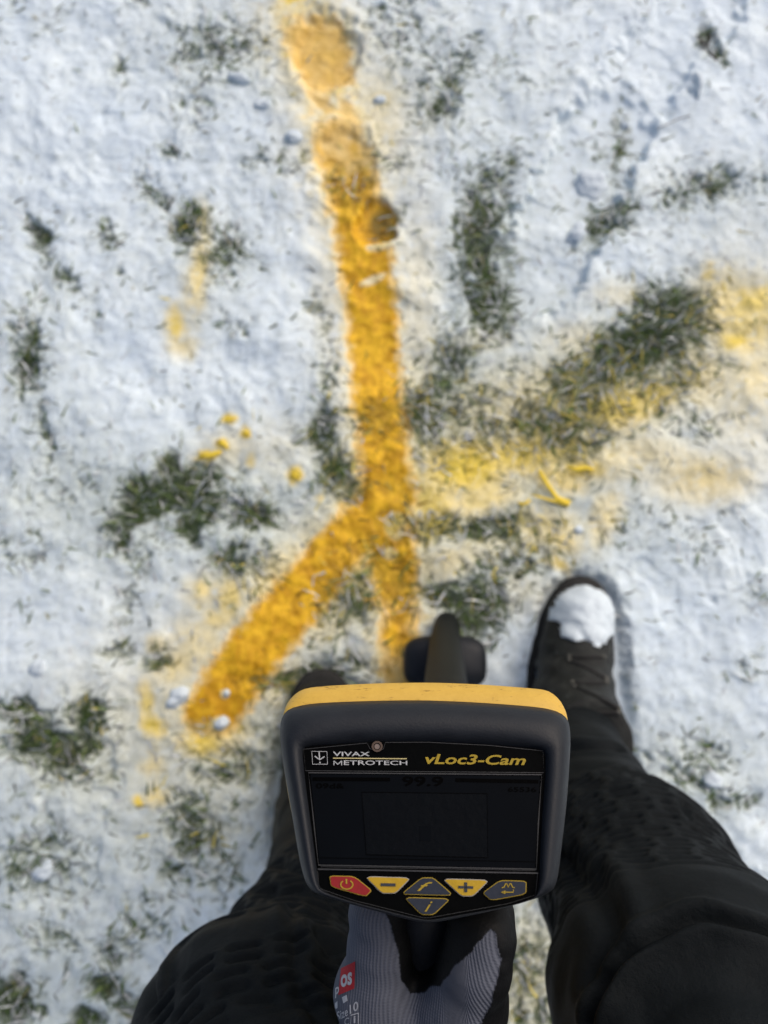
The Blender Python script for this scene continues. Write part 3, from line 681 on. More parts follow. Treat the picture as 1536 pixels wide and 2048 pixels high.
# ghost of the display read-out
poly('display_field', Z1([(455, 580), (1076, 588), (1080, 905), (478, 890)]), .0006, .0007, M_lcd2, so); fixn(bpy.data.objects['display_field'])
strokes('display_box', [(Z1([(455, 580), (1076, 588), (1080, 905), (478, 890)]), 1.3, 1), (Z1([(250, 905), (1315, 925)]), 1.0), (Z1([(212, 515), (595, 517)]), 7), (Z1([(920, 520), (1330, 528)]), 7)], .0006, .0009, M_lcd, so)
ptext('display_digits', '99.9', Z1([(655, 550), (858, 552), (860, 503), (655, 501)]), .0009, M_lcd, so, 0, .02)
ptext('display_digits', '09d&', Z1([(228, 562), (368, 562), (368, 536), (228, 536)]), .0009, M_lcd, so, 0, .01).name = 'display_reading'
ptext('display_reading', '65536', Z1([(1180, 578), (1320, 580), (1320, 556), (1180, 554)]), .0009, M_lcd, so, 0, .01)
poly('display_bar', Z1([(742, 748), (798, 748), (798, 822), (742, 822)]), .0008, .0009, M_screen, so); fixn(bpy.data.objects['display_bar'])
# maker's name and model name
lg = strokes('maker_logo', [(Z1([(207, 378), (282, 379), (285, 442), (211, 442)]), 1.3, 1), (Z1([(243, 378), (246, 416)]), 2.4), (Z1([(222, 402), (246, 420), (270, 404)]), 2.2), (Z1([(244, 434), (251, 434)]), 3.0)], .0003, .0005, M_white, fp)
ptext('maker_name', 'VIVAX', Z1([(312, 402), (494, 402), (494, 381), (312, 380)]), .0005, M_white, fp, 0, .012)
ptext('maker_name', 'ETROTECH', Z1([(366, 446), (680, 446), (680, 425), (366, 423)]), .0005, M_white, fp, 0, .008)
strokes('maker_letter', [(Z1([(317, 447), (317, 425)]), 1.7), (Z1([(317, 425), (336, 443)]), 1.7), (Z1([(336, 443), (355, 425)]), 1.7), (Z1([(355, 425), (355, 447)]), 1.7)], .0003, .0005, M_white, fp)
strokes('name_rule', [(Z1([(312, 412), (678, 415)]), 2.0)], .0003, .0005, M_cream, fp)
ptext('model_name', 'vLoc3-Cam', Z1([(770, 441), (1266, 447), (1270, 398), (768, 390)]), .0005, M_gold, fp, .22, .022)
# light sensor
cx, cy = Z1([(531, 354)])[0]
def disc(cx, cy, r_, n=28): return [(cx + r_ * math.cos(2 * math.pi * i / n), cy + r_ * math.sin(2 * math.pi * i / n)) for i in range(n)]
sr = strokes('light_sensor', [(disc(cx, cy, 9), 4.0, 1)], .0001, .0014, plain('sensor_ring', (.06, .035, .022), .5, .4), loc)
poly('sensor_lens', disc(cx, cy, 5.5), .0002, .0008, plain('sensor_lens', (.16, .12, .10), .25, .5), sr); fixn(bpy.data.objects['sensor_lens'])
# buttons
def button(nm, pts, mat, edge, label):
    P = chaikin(Z6(pts), 2, .12); c_ = P.mean(0)
    o = poly('button', [tuple(p) for p in P], .0001, .0010, edge, loc); fixn(o)
    inn = []
    n = len(P)
    for i in range(n):
        d = P[(i + 1) % n] - P[i - 1]; d /= max(np.linalg.norm(d), 1e-9); s = np.array([-d[1], d[0]])
        if (c_ - P[i]) @ s < 0: s = -s
        inn.append(tuple(P[i] + s * 1.7))
    f_ = poly('button_cap', inn, .0009, .0014, mat, o); fixn(f_); o['label'] = label; return o
rb_ = button('p', [(65, 38), (240, 42), (365, 142), (320, 188), (75, 118)], M_butR, M_gold, 'red power button')
mb_ = button('m', [(308, 42), (640, 52), (530, 165), (430, 165)], M_butY, plain('edge_grey', (.25, .24, .22), .5, .3), 'yellow minus button')
fb_ = button('f', [(708, 52), (792, 52), (917, 160), (907, 180), (590, 172), (580, 155)], M_butG, M_gold, 'slate button with letter f')
ib_ = button('i', [(582, 188), (917, 198), (795, 314), (706, 314)], M_butG, M_gold, 'slate button with letter i')
pb_ = button('q', [(848, 58), (1188, 68), (1070, 185), (985, 185)], M_butY, plain('edge_grey2', (.25, .24, .22), .5, .3), 'yellow plus button')
wb_ = button('w', [(1255, 70), (1443, 75), (1440, 170), (1195, 215), (1132, 160)], M_butG, M_gold, 'slate button with wave and return arrow')
arc = [(187 + 42 * math.cos(R(a_)), 102 + 32 * math.sin(R(a_))) for a_ in range(-55, 236, 15)]
strokes('power_mark', [(Z6(arc), 2.6), (Z6([(184, 62), (185, 96)]), 3.2)], .0014, .0017, M_gold, rb_)
strokes('minus_mark', [(Z6([(424, 102), (528, 104)]), 6)], .0014, .0017, M_ink, mb_)
strokes('plus_mark', [(Z6([(966, 119), (1070, 122)]), 5), (Z6([(1018, 86), (1018, 155)]), 6)], .0014, .0017, M_ink, pb_)
ptext('letter_mark', 'f', Z6([(676, 146), (764, 146), (786, 84), (700, 84)]), .0017, M_gold, fb_, .35, .012)
ptext('letter_mark', 'i', Z6([(730, 290), (772, 290), (786, 220), (745, 220)]), .0017, M_gold, ib_, .35, .006)
strokes('wave_mark', [(Z6([(1268, 124), (1284, 120), (1296, 95), (1304, 95), (1313, 121), (1326, 95), (1334, 95), (1344, 120), (1360, 124)]), 2.0), (Z6([(1350, 136), (1350, 155), (1284, 155)]), 2.0), (Z6([(1294, 146), (1266, 155), (1294, 164)]), 2.2)], .0014, .0017, M_gold, wb_)

# lower body of the locator: neck, blade and antenna pod at the ground
def sweep(name, secs, mat, parent=loc, n=40, pw=3.2):
    """secs: (centre xyz, half x, half y); superellipse sections"""
    V = []; Qf = []
    for c_, hx, hy in secs:
        for i in range(n):
            a_ = 2 * math.pi * i / n; ca, sa = math.cos(a_), math.sin(a_)
            V.append((c_[0] + hx * math.copysign(abs(ca) ** (2 / pw), ca), c_[1] + hy * math.copysign(abs(sa) ** (2 / pw), sa), c_[2]))
    m = len(secs)
    for r_ in range(m - 1):
        for i in range(n): j = (i + 1) % n; Qf.append([r_ * n + i, r_ * n + j, (r_ + 1) * n + j, (r_ + 1) * n + i])
    Qf += [list(range(n))[::-1], [(m - 1) * n + i for i in range(n)]]
    return lmesh(name, V, Qf, mat, parent)
a = NT('blade_black'); n = a.noise(60, 6, .7); r = a.ramp(n.outputs[0], [(.3, (.006, .0075, .0085)), (.6, (.010, .012, .0125)), (.8, (.026, .026, .022))]); a.l(r.outputs[0], a.b.inputs['Base Color'])
M_blade = a.fin(a.bump(n.outputs[0], .0006), Roughness=.6); a.b.inputs['Specular IOR Level'].default_value = .1
f0 = at(893, 1216, .03); # front end of the blade
fy = f0[1]
bx_ = foot[0]
topc = FO - N_ * .045 + EY * -.0; blt = atd(884, 1600, .52)
secs = []
for t, z in ((0, .012), (.01, .018), (.03, .03), (.2, .12), (.5, .34), (.8, .56), (1, blt[2])):
    hy = .030 + .012 * t if t > .02 else .020 + t
    cyy = (fy - .034) * (1 - t) + blt[1] * t; cxx = bx_ * (1 - t) + blt[0] * t
    hx = .0205 + .004 * t if t > .02 else .015 + .3 * t
    secs.append(((cxx, cyy, z), hx, hy))
sweep('blade', secs, M_blade, pw=2.6)
pod_c = at(892, 1325, .10)
pc = lambda z, hx, hy, dy=0: ((pod_c[0], pod_c[1] + dy, z), hx, hy)
sweep('antenna_pod', [pc(.035, .040, .022), pc(.045, .054, .034), pc(.060, .060, .038), (pc(.085, .0595, .038)), pc(.100, .056, .034), pc(.108, .042, .022)], M_rub, pw=3.6)
# neck joining blade and head, and the grip that runs back to the rear of the body
def rod(name, pts, mat, parent=loc, n=28, sx=1.0):
    V = []; Qf = []; P = [np.array(p[0]) for p in pts]
    for i, (p, r_) in enumerate(pts):
        d = P[min(i + 1, len(P) - 1)] - P[max(i - 1, 0)]; d /= np.linalg.norm(d)
        s = np.cross(d, [0, 0, 1.0]); s = s / np.linalg.norm(s) if np.linalg.norm(s) > .05 else np.array([1.0, 0, 0]); s = s if s[0] > 0 else -s
        t_ = np.cross(s, d)
        for k in range(n):
            a_ = 2 * math.pi * k / n; V.append(p_ := P[i] + s * math.cos(a_) * r_ * sx + t_ * math.sin(a_) * r_)
    for r_ in range(len(pts) - 1):
        for i in range(n): j = (i + 1) % n; Qf.append([r_ * n + i, r_ * n + j, (r_ + 1) * n + j, (r_ + 1) * n + i])
    Qf += [list(range(n))[::-1], [(len(pts) - 1) * n + i for i in range(n)]]
    o = lmesh(name, V, Qf, mat, parent); fixn(o); return o
rod('neck', [((blt[0], blt[1], blt[2] - .03), .024), ((topc[0], topc[1] + .004, .78), .030), (topc, .036), (FO - N_ * .030, .038)], M_yel)
H0 = atd(856, 1760, .392); H1 = atd(850, 1900, .398); H2 = atd(850, 2050, .404); H3 = atd(850, 2200, .420)
rod('grip', [(H0, .019), (H1, .0165), (H2, .0165), (H3, .018)], M_rub)
rearp = H3 + np.array([0.006, -.03, -.05])
rod('rear_body', [(H3 + np.array([.004, -.004, .004]), .020), (H3 + np.array([.004, -.025, -.02]), .030), (rearp, .033), (rearp + np.array([0, .02, -.05]), .033), (np.array([topc[0] + .004, topc[1] - .05, .66]), .030), (np.array([topc[0], topc[1], .62]), .026)], M_yel, sx=.8)

# ================================================================== THE PERSON
per = empty('person', (.09, -.15, 0), 'person in black trousers and snowy boots gripping the locator with a grey work glove', 'person')
Pb = np.array(per.location)
def pmesh(name, V, Q, mat, parent=per, **k): return mesh(name, np.asarray(V) - Pb, Q, mat, parent, **k)
# joints
RA = at(1140, 1440, .13); RS = at(1172, 1575, .33); RK = at(1272, 1755, .50); RT = at(1392, 2030, .66); RH = np.array([.185, -.36, .90])
LA = at(640, 1610, .13); LS = at(655, 1735, .33); LK = at(618, 1938, .50); LT = at(525, 2112, .64); LH = np.array([.005, -.36, .90])
print('joints', RA, RK, RT, LA, LK, LT)
def legs_sdf(P):
    d = None
    for (A, Sh, K, T, Hp) in ((RA, RS, RK, RT, RH), (LA, LS, LK, LT, LH)):
        e = chain(P, [(A + (0, -.01, .04), .047), (Sh, .054), (K, .077 if K is RK else .072), (T, .086 if K is RK else .081), (Hp, .092)], .03)
        d = e if d is None else smin(d, e, .02)
    pel = cap(P, (.03, -.37, .97), (.15, -.37, .97), .115, .115, (1, .95, 1)); d = smin(d, pel, .05)
    wr = .0030 * vnoise3(P, .05, 3) + .0016 * vnoise3(P * np.array([1, 1, 2.2]), .03, 4)
    fl = np.maximum(P[:, 2] - 1.03, .175 + .006 * np.sin(P[:, 0] * 60) - P[:, 2])       # open hems and waist
    return np.maximum(d + wr, fl)
V, Q = sdf_mesh(legs_sdf, (-.28, -.52, .06), (.46, .06, 1.08), .0034); V = relax(V, Q, 2); V, Q = subdiv(V, Q); V = relax(V, Q, 1); N = vnormals(V, Q)
# leg coordinates: along (t) and around (phi)
def legcoord(V, A, K, T, Hp):
    best = np.full(len(V), 1e9); t_ = np.zeros(len(V)); ph = np.zeros(len(V)); L = 0
    for a_, b_ in ((A, K), (K, T), (T, Hp)):
        ba = b_ - a_; l = np.linalg.norm(ba); dd = ba / l; pa = V - a_; s = np.clip(pa @ dd, 0, l); r = pa - s[:, None] * dd; dist = np.linalg.norm(r, axis=1)
        fv = CAM + (0, .1, 0) - K; fv = fv / np.linalg.norm(fv); fx = fv - dd * (fv @ dd); fx /= np.linalg.norm(fx); fyv = np.cross(dd, fx)
        p2 = np.arctan2(r @ fyv, r @ fx)
        m = dist < best; best = np.where(m, dist, best); t_ = np.where(m, L + s, t_); ph = np.where(m, p2, ph); L += l
    return best, t_, ph, np.linalg.norm(K - A)
br, tr, pr_, lkr = legcoord(V, RA, RK, RT, RH); bl, tl, pl_, lkl = legcoord(V, LA, LK, LT, LH)
mR = br < bl; tt = np.where(mR, tr - lkr, tl - lkl); ph = np.where(mR, pr_, pl_)     # tt = 0 at the knee, ph = 0 in front
# quilted knee panel: staggered ridges
kend = np.where(mR, .150, .20); klo = np.where(mR, -.075, -.12); kn = sstep(klo, klo + .03, tt) * sstep(kend, kend - .02, tt) * sstep(1.45, 1.15, np.abs(ph))
row = tt / .0102 + .30 * np.cos(ph * 2.2) + .12 * np.sin(ph * 9); rid = np.floor(row); fr = row - rid
colp = ph * .08 / .027 + .5 * (rid % 2) + .35 * np.sin(rid * 1.7); cf = colp - np.floor(colp)
oval = np.clip(1 - ((fr - .5) / .42) ** 2 - ((cf - .5) / .48) ** 2 * .8, 0, 1) ** .6
grv = np.exp(-((fr - .5) / .24) ** 2) * sstep(.06, .26, cf) * sstep(.94, .74, cf); disp = -kn * .0058 * grv * (.75 + .25 * vnoise3(V, .02, 41))
edge = np.exp(-((tt - kend + .004) / .0032) ** 2) * sstep(1.6, 1.2, np.abs(ph)) + np.exp(-((tt - klo) / .003) ** 2) * sstep(1.5, 1.2, np.abs(ph)) * .6
edge2 = np.exp(-((np.abs(ph) - 1.35) / .045) ** 2) * sstep(-.14, -.12, tt) * sstep(.11, .09, tt)
disp = disp - .0016 * edge - .0010 * edge2
# folds: bunched cloth at the shin, crease across the thigh
shin = sstep(-.10, -.16, tt)
disp = disp + shin * .0035 * np.sin(tt * 60 + 2.2 * np.sin(ph * 1.3 + 1) + 4 * vnoise3(V, .09, 8)) * (.5 + .5 * vnoise3(V, .08, 5))
V = V + N * disp[:, None]
# creases traced along real folds of the cloth
bvh = BVHTree.FromPolygons([tuple(p) for p in V], [tuple(q) for q in Q])
def hit(px, py):
    d = ray(px, py); d = d / np.linalg.norm(d); h_ = bvh.ray_cast(Vector(CAM), Vector(d)); return None if h_[0] is None else np.array(h_[0])
def crease(pts, depth, width, ridge=.0):
    global V
    H_ = []; Pn = np.array(pts, float)
    if len(Pn) > 2:
        Pn = np.concatenate([[Pn[0]], Pn, [Pn[-1]]]); out = []
        for i in range(1, len(Pn) - 2):
            for k in range(4):
                t = k / 4; p0, p1_, p2_, p3 = Pn[i - 1], Pn[i], Pn[i + 1], Pn[i + 2]
                out.append(.5 * (2 * p1_ + (p2_ - p0) * t + (2 * p0 - 5 * p1_ + 4 * p2_ - p3) * t * t + (3 * p1_ - p0 - 3 * p2_ + p3) * t ** 3))
        out.append(Pn[-1]); pts = out
    for (a_, b_) in zip(pts[:-1], pts[1:]):
        for k in range(3):
            p = hit(a_[0] + (b_[0] - a_[0]) * k / 3, a_[1] + (b_[1] - a_[1]) * k / 3)
            if p is not None: H_.append(p)
    if len(H_) < 3: return
    H_ = np.array(H_); lo = H_.min(0) - .05; hi = H_.max(0) + .05
    m = np.where(((V > lo) & (V < hi)).all(1))[0]
    D = np.full(len(m), 9.0)
    for a_, b_ in zip(H_[:-1], H_[1:]):
        ba = b_ - a_; l2 = ba @ ba
        if l2 > .02 ** 2 or l2 < 1e-10: continue
        pa = V[m] - a_; s = np.clip(pa @ ba / l2, 0, 1); D = np.minimum(D, np.linalg.norm(pa - s[:, None] * ba, axis=1))
    V[m] += N[m] * (-depth * np.exp(-(D / width) ** 2) + ridge * np.exp(-((D - width * 2.4) / (width * 1.3)) ** 2))[:, None]
crease([(1195, 2048), (1230, 1960), (1290, 1895), (1390, 1840), (1470, 1855), (1560, 1880)], .006, .0036, .0045)
crease([(1125, 1720), (1180, 1780), (1215, 1860), (1200, 1960)], .006, .008, .003)
crease([(1200, 1740), (1230, 1830), (1250, 1900)], .003, .006, .002)
crease([(1140, 1495), (1190, 1497), (1235, 1500)], .004, .005, .003)
crease([(1150, 1540), (1220, 1535), (1290, 1560)], .002, .009, .002)
crease([(1290, 1990), (1400, 1930), (1520, 1960)], .004, .012, .002)
crease([(1300, 2040), (1420, 1975), (1540, 2010)], .003, .010, .002)
crease([(1365, 1610), (1385, 1640), (1410, 1655)], .003, .004, .002)
crease([(585, 1815), (590, 1900), (600, 1980), (640, 2048)], .0025, .004, .002)
crease([(640, 1870), (670, 1900), (690, 1930)], .005, .005, .002)
crease([(610, 1830), (650, 1880), (660, 1960)], .003, .008, .002)
crease([(540, 1792), (600, 1790), (660, 1800)], .004, .006, .003)
crease([(560, 1730), (600, 1745), (660, 1740)], .004, .006, .003)
crease([(420, 2000), (500, 1985), (590, 2010)], .0015, .006, .001)
a = NT('black_softshell'); n = a.noise(1400, 3, .6); n_ = a.noise(35, 6, .7); n3 = a.noise(160, 8, .8)
r = a.ramp(n_.outputs[0], [(.3, (.0046, .0062, .0074)), (.65, (.0070, .0092, .0108)), (.85, (.012, .0138, .0138))]); r3 = a.ramp(n3.outputs[0], [(.74, (0, 0, 0)), (.80, (.05, .05, .04))])
mx = a.n('ShaderNodeMix', data_type='RGBA', blend_type='ADD'); mx.inputs[0].default_value = .35; a.l(r.outputs[0], mx.inputs[6]); a.l(r3.outputs[0], mx.inputs[7]); a.l(mx.outputs[2], a.b.inputs['Base Color'])
M_tr = a.fin(a.bump(n.outputs[0], .0005, 1, a.bump(n_.outputs[0], .004, .6)), Roughness=.6, Sheen_Weight=.0); a.b.inputs['Specular IOR Level'].default_value = .07; a.b.inputs['Sheen Roughness'].default_value = .5
pmesh('trousers', V, Q, M_tr)

# boots
a = NT('boot_leather'); n = a.noise(60, 6, .75); r = a.ramp(n.outputs[0], [(.30, (.0035, .004, .0045)), (.50, (.008, .0095, .009)), (.64, (.022, .025, .023)), (.72, (.22, .23, .24))]); a.l(r.outputs[0], a.b.inputs['Base Color'])
M_boot = a.fin(a.bump(n.outputs[0], .003), Roughness=.6); a.b.inputs['Specular IOR Level'].default_value = .25
M_sole = plain('boot_sole', (.016, .016, .015), .8, .3, .3, 120, .001)
M_lace = plain('boot_lace', (.012, .012, .012), .8, .3, .3, 300, .001)
M_dirt = plain('boot_eyelet', (.05, .05, .04), .4, .5, .3)
def boot(toe_px, heel_dir, ank, flip):
    toe = at(*toe_px, .03); toe[2] = 0
    d = np.array([ank[0] - toe[0], (toe[1] - .30) - toe[1], 0.0]); d[0] = -.078 if flip > 0 else .01; d /= np.linalg.norm(d); s = np.array([-d[1], d[0], 0])
    if s[0] < 0: s = -s
    def W(a_, b_, z): return toe + d * a_ + s * b_ + np.array([0, 0, z])
    def sd(P):
        t1 = cap(P, W(.060, .0, .038), W(.135, 0, .050), .050, .052)
        t2 = cap(P, W(.115, .0, .062), W(.205, 0, .12), .046, .050)
        t3 = cap(P, W(.185, 0, .10), W(.225, 0, .215), .052, .054)
        hl = cap(P, W(.215, 0, .045), W(.245, 0, .055), .040, .036)
        q = smin(smin(smin(t1, t2, .02), t3, .03), hl, .03)
        loc_ = (P - toe) @ d; q = q + .0016 * np.sin(loc_ * 210) * sstep(.10, .12, loc_) * sstep(.20, .17, loc_) + .002 * vnoise3(P, .03, 6)
        return np.maximum(np.maximum(q, .016 - P[:, 2]), P[:, 2] - .225)
    lo = np.minimum(W(-.02, -.08, 0), W(.32, .08, 0)); hi = np.maximum(W(-.02, -.08, 0), W(.32, .08, 0)); lo = lo - .03; hi = hi + .03; lo[2] = 0; hi[2] = .24
    V_, Q_ = sdf_mesh(sd, lo, hi, .004); V_ = relax(V_, Q_, 2)
    b = pmesh('boot', V_, Q_, M_boot)
    # sole: outline a little proud of the upper
    L = []; n_ = 48
    for i in range(n_):
        a_ = 2 * math.pi * i / n_; ca, sa = math.cos(a_), math.sin(a_)
        al = .150 - .156 * math.copysign(abs(ca) ** .85, ca); wd = (.061 if al < .14 else .061 - .014 * min(1, (al - .14) / .08)) * math.copysign(abs(sa) ** .8, sa)
        L.append((al, wd))
    Vs = []; zs = ((.0, .93), (.004, 1.0), (.020, 1.0), (.026, .95), (.026, .80))
    for z, k in zs:
        for al, wd in L: Vs.append(W(.15 + (al - .15) * k, wd * k, z))
    Qs_ = [[r_ * n_ + i, r_ * n_ + (i + 1) % n_, (r_ + 1) * n_ + (i + 1) % n_, (r_ + 1) * n_ + i] for r_ in range(len(zs) - 1) for i in range(n_)] + [list(range(n_))]
    o = mesh('sole', np.array(Vs) - Pb, Qs_, M_sole, b); fixn(o)
    # laces
    bv = BVHTree.FromPolygons([tuple(p) for p in V_], [tuple(q) for q in Q_])
    for k in range(5):
        A = []; al = .118 + k * .017
        for j in range(13):
            u_ = -1 + 2 * j / 12; p = W(al + .006 * u_ * (1 if k % 2 else -1), u_ * .024, .3); h_ = bv.ray_cast(Vector(p), Vector((0, 0, -1)))
            if h_[0] is not None: A.append(np.array(h_[0]) + np.array([0, 0, .0015]))
        if len(A) < 3: continue
        VV_ = []; 
        for i, p in enumerate(A):
            for q_ in range(6): a_ = q_ * math.pi / 3; VV_.append(p + d * math.cos(a_) * .0028 + np.array([0, 0, math.sin(a_) * .0022]))
        QQ = [[i * 6 + q_, i * 6 + (q_ + 1) % 6, i * 6 + 6 + (q_ + 1) % 6, i * 6 + 6 + q_] for i in range(len(A) - 1) for q_ in range(6)] + [[0, 1, 2, 3, 4, 5], [(len(A) - 1) * 6 + q_ for q_ in range(6)]]
        o = mesh('lace', np.array(VV_) - Pb, QQ, M_lace, b); fixn(o)
        for e_ in (A[0], A[-1]):
            VV_ = [e_ + d * math.cos(a_ * math.pi / 4) * .004 * kk + s * math.sin(a_ * math.pi / 4) * .004 * kk + np.array([0, 0, zz]) for kk, zz in ((1, -.001), (.8, .002)) for a_ in range(8)]
            QQ = [[i, (i + 1) % 8, 8 + (i + 1) % 8, 8 + i] for i in range(8)] + [list(range(8, 16))]
            o = mesh('eyelet', np.array(VV_) - Pb, QQ, M_dirt, b); fixn(o)
    return W, bv, V_, Q_
WR, bvR, VR, QR = boot((1176, 1160), 0, RA, 1)
WL, bvL, VL, QL = boot((640, 1346), 0, LA, -1)
# snow resting on the toe of the right boot: a cap that follows the leather
def snowcap(W, bv, a0, a1, hw, th, label, seed, skew=0):
    nA, nB = 40, 36; top = []; bot = []; good = []
    for i in range(nA):
        for j in range(nB):
            al = a0 + (a1 - a0) * i / (nA - 1); be = hw * (-1 + 2 * j / (nB - 1)); p = W(al, be, .3)
            h_ = bv.ray_cast(Vector(p), Vector((0, 0, -1))); z = h_[0][2] if h_[0] is not None else .012
            good.append(z > .030)
            uu = (al - (a0 + a1) / 2) / ((a1 - a0) / 2); vv = be / hw
            r_ = (uu * uu + vv * vv) ** .5 + .42 * fbm2(np.array([al]), np.array([be]), .025, 4, seed)[0] + skew * uu * vv
            k = 1 - r_ * r_ * .98
            top.append((p[0], p[1], z + (th * max(k, 0) ** .5 if k > 0 else -.006))); bot.append((p[0], p[1], z - .008))
    top = np.array(top); n_ = nA * nB; top[:, 2] += .0065 * fbm2(top[:, 0], top[:, 1], .022, 4, seed + 3)
    Qf = []
    for i in range(nA - 1):
        for j in range(nB - 1):
            q = [i * nB + j, i * nB + j + 1, (i + 1) * nB + j + 1, (i + 1) * nB + j]
            if not all(good[x] for x in q): continue
            Qf.append(q); Qf.append([x + n_ for x in q[::-1]])
    base = W((a0 + a1) / 2, 0, 0); base[2] = .07
    o = mesh('snow_heap', np.concatenate([top, np.array(bot)]) - base, Qf, M_clump); o.location = base; fixn(o); tag(o, label, 'snow')
snowcap(WR, bvR, .006, .100, .057, .008, 'smooth white snow heaped on the toe of the right boot', 3, .15)
snowcap(WL, bvL, .03, .10, .03, .005, 'thin snow dusting on the toe of the left boot', 8)

# glove: left hand gripping the bar, thumb on the right
def hp(px, py, d): return atd(px, py, d)
wrist = hp(835, 2170, .400)
K1 = hp(757, 1905, .380); K2 = hp(752, 1950, .400); K3 = hp(738, 2000, .415); K4 = hp(738, 2050, .430)
CH = [
 [(hp(835, 2230, .405), .031), (hp(832, 2110, .396), .032)],                          # wrist
 [(hp(800, 2110, .392), .0260), (hp(755, 1990, .385), .0190), (K1, .0150)],                # back of the hand towards the index finger
 [(hp(800, 2120, .402), .026), (hp(772, 2010, .402), .018), (K2, .0135)],
 [(hp(810, 2140, .414), .026), (hp(778, 2050, .418), .018), (K3, .0135)],
 [(hp(830, 2150, .420), .024), (K4, .0135)],
 [(hp(880, 2110, .388), .0235), (hp(925, 2025, .375), .0190)],                         # ball of the thumb
 [(hp(860, 2060, .390), .020), (hp(835, 2010, .390), .013)],                            # web
]
FING = [
 [(K1, .0140), (hp(752, 1825, .378), .0125), (hp(768, 1770, .400), .0112), (hp(825, 1765, .420), .0102), (hp(868, 1790, .424), .0095)],
 [(K2, .0132), (hp(742, 1905, .418), .0120), (hp(790, 1890, .442), .0110), (hp(860, 1890, .440), .0100), (hp(895, 1895, .425), .0092)],
 [(K3, .0130), (hp(748, 1965, .438), .0118), (hp(795, 1950, .458), .0108), (hp(862, 1950, .452), .0098), (hp(895, 1955, .436), .0090)],
 [(K4, .0120), (hp(765, 2025, .455), .0105), (hp(808, 2005, .468), .0096), (hp(868, 2005, .460), .0088), (hp(895, 2010, .446), .0082)],
]
THUMB = [(hp(920, 2025, .375), .0190), (hp(950, 1935, .364), .0158), (hp(963, 1872, .364), .0148), (hp(965, 1828, .372), .0130), (hp(950, 1800, .378), .0105)]
def glove_sdf(P):
    d = None
    for c_ in CH:
        e = chain(P, c_, .01); d = e if d is None else smin(d, e, .014)
    for f_ in FING: d = smin(d, chain(P, f_, .004), .005)
    d = smin(d, chain(P, THUMB, .006), .012)
    return d + .0007 * vnoise3(P, .012, 2) + .0004 * vnoise3(P, .005, 3)
pts_all = np.array([p for c_ in CH + FING + [THUMB] for p, _ in c_]); lo = pts_all.min(0) - .04; hi = pts_all.max(0) + .04
V, Q = sdf_mesh(glove_sdf, lo, hi, .00140); V = relax(V, Q, 2); V, Q = subdiv(V, Q); V = relax(V, Q, 1); N = vnormals(V, Q)
# where the black dipped coating is
gu, gv = to_px(V); facing = (N * (CAM - V)).sum(1) / np.linalg.norm(CAM - V, axis=1)
wob = 4 * vnoise3(V, .008, 12) + 1.0 * vnoise3(V, .0025, 13)
def inpoly(x, y, poly):
    c_ = np.zeros(len(x), bool); n_ = len(poly)
    for i in range(n_):
        x0, y0 = poly[i]; x1, y1 = poly[(i + 1) % n_]
        if y0 == y1: continue
        k = ((y0 > y) != (y1 > y)) & (x < (x1 - x0) * (y - y0) / (y1 - y0) + x0); c_ ^= k
    return c_
knit = inpoly(gu + wob, gv + wob, [(560, 1700), (765, 1700), (768, 1820), (782, 1850), (797, 1905), (802, 1960), (818, 1985), (850, 1984), (885, 1966), (912, 1935), (935, 1912), (952, 1892), (968, 1878), (982, 1860), (992, 1868), (994, 1900), (1001, 1915), (998, 1935), (990, 1975), (975, 2010), (962, 2048), (950, 2300), (560, 2300)])
# knit covers the back of the hand; the hidden underside and fingertips are coated
back = ((N @ camvec(-.6, 0, .8)) > -.35)
knit = (knit & back).astype(float)
for _ in range(0):
    A = np.zeros(len(V)); C_ = np.zeros(len(V))
    for k in range(4): np.add.at(A, Q[:, k], knit[Q[:, (k + 1) % 4]]); np.add.at(C_, Q[:, k], 1)
    knit = .5 * knit + .5 * A / C_
V = V + N * (.0006 * (1 - knit))[:, None]
# knit rows follow the hand: coordinate that runs along the hand
tc = (V - wrist) @ camvec(0, 1, 0); tc2 = (V - wrist) @ camvec(1, 0, 0); tc3 = (V - wrist) @ camvec(0, 0, 1)
onth = sstep(880, 940, gu)
rowc = tc * 1.0 + onth * (tc2 * .35) ; colc = tc2 * .8 + tc3 * .6 - (1 - onth) * 0 + onth * (.25 * tc)
a = NT('knit_glove')
kt = a.attr('knit'); ro = a.attr('rowc'); cl = a.attr('colc')
def mth(op, x, y=None):
    m_ = a.n('ShaderNodeMath', operation=op)
    for i, q in enumerate((x, y)):
        if q is None: continue
        if isinstance(q, (int, float)): m_.inputs[i].default_value = q
        else: a.l(q, m_.inputs[i])
    return m_.outputs[0]
s1 = mth('SINE', mth('MULTIPLY', cl.outputs['Fac'], 6.2832 / .0015)); s2 = mth('SINE', mth('ADD', mth('MULTIPLY', ro.outputs['Fac'], 6.2832 / .0014), mth('MULTIPLY', s1, .8)))
hgt = mth('ADD', mth('MULTIPLY', s1, .6), mth('MULTIPLY', s2, .14)); hk = mth('MULTIPLY', hgt, kt.outputs['Fac'])
n = a.noise(500, 4, .7); nbig = a.noise(40, 4, .6)
kr = a.ramp(mth('ADD', mth('MULTIPLY', hgt, .25), .5), [(.15, (.066, .073, .096)), (.85, (.128, .140, .176))])
cr = a.ramp(nbig.outputs[0], [(.35, (.0035, .0038, .0045)), (.7, (.0070, .0075, .0080))])
mx = a.n('ShaderNodeMix', data_type='RGBA'); a.l(kt.outputs['Fac'], mx.inputs[0]); a.l(cr.outputs[0], mx.inputs[6]); a.l(kr.outputs[0], mx.inputs[7]); a.l(mx.outputs[2], a.b.inputs['Base Color'])
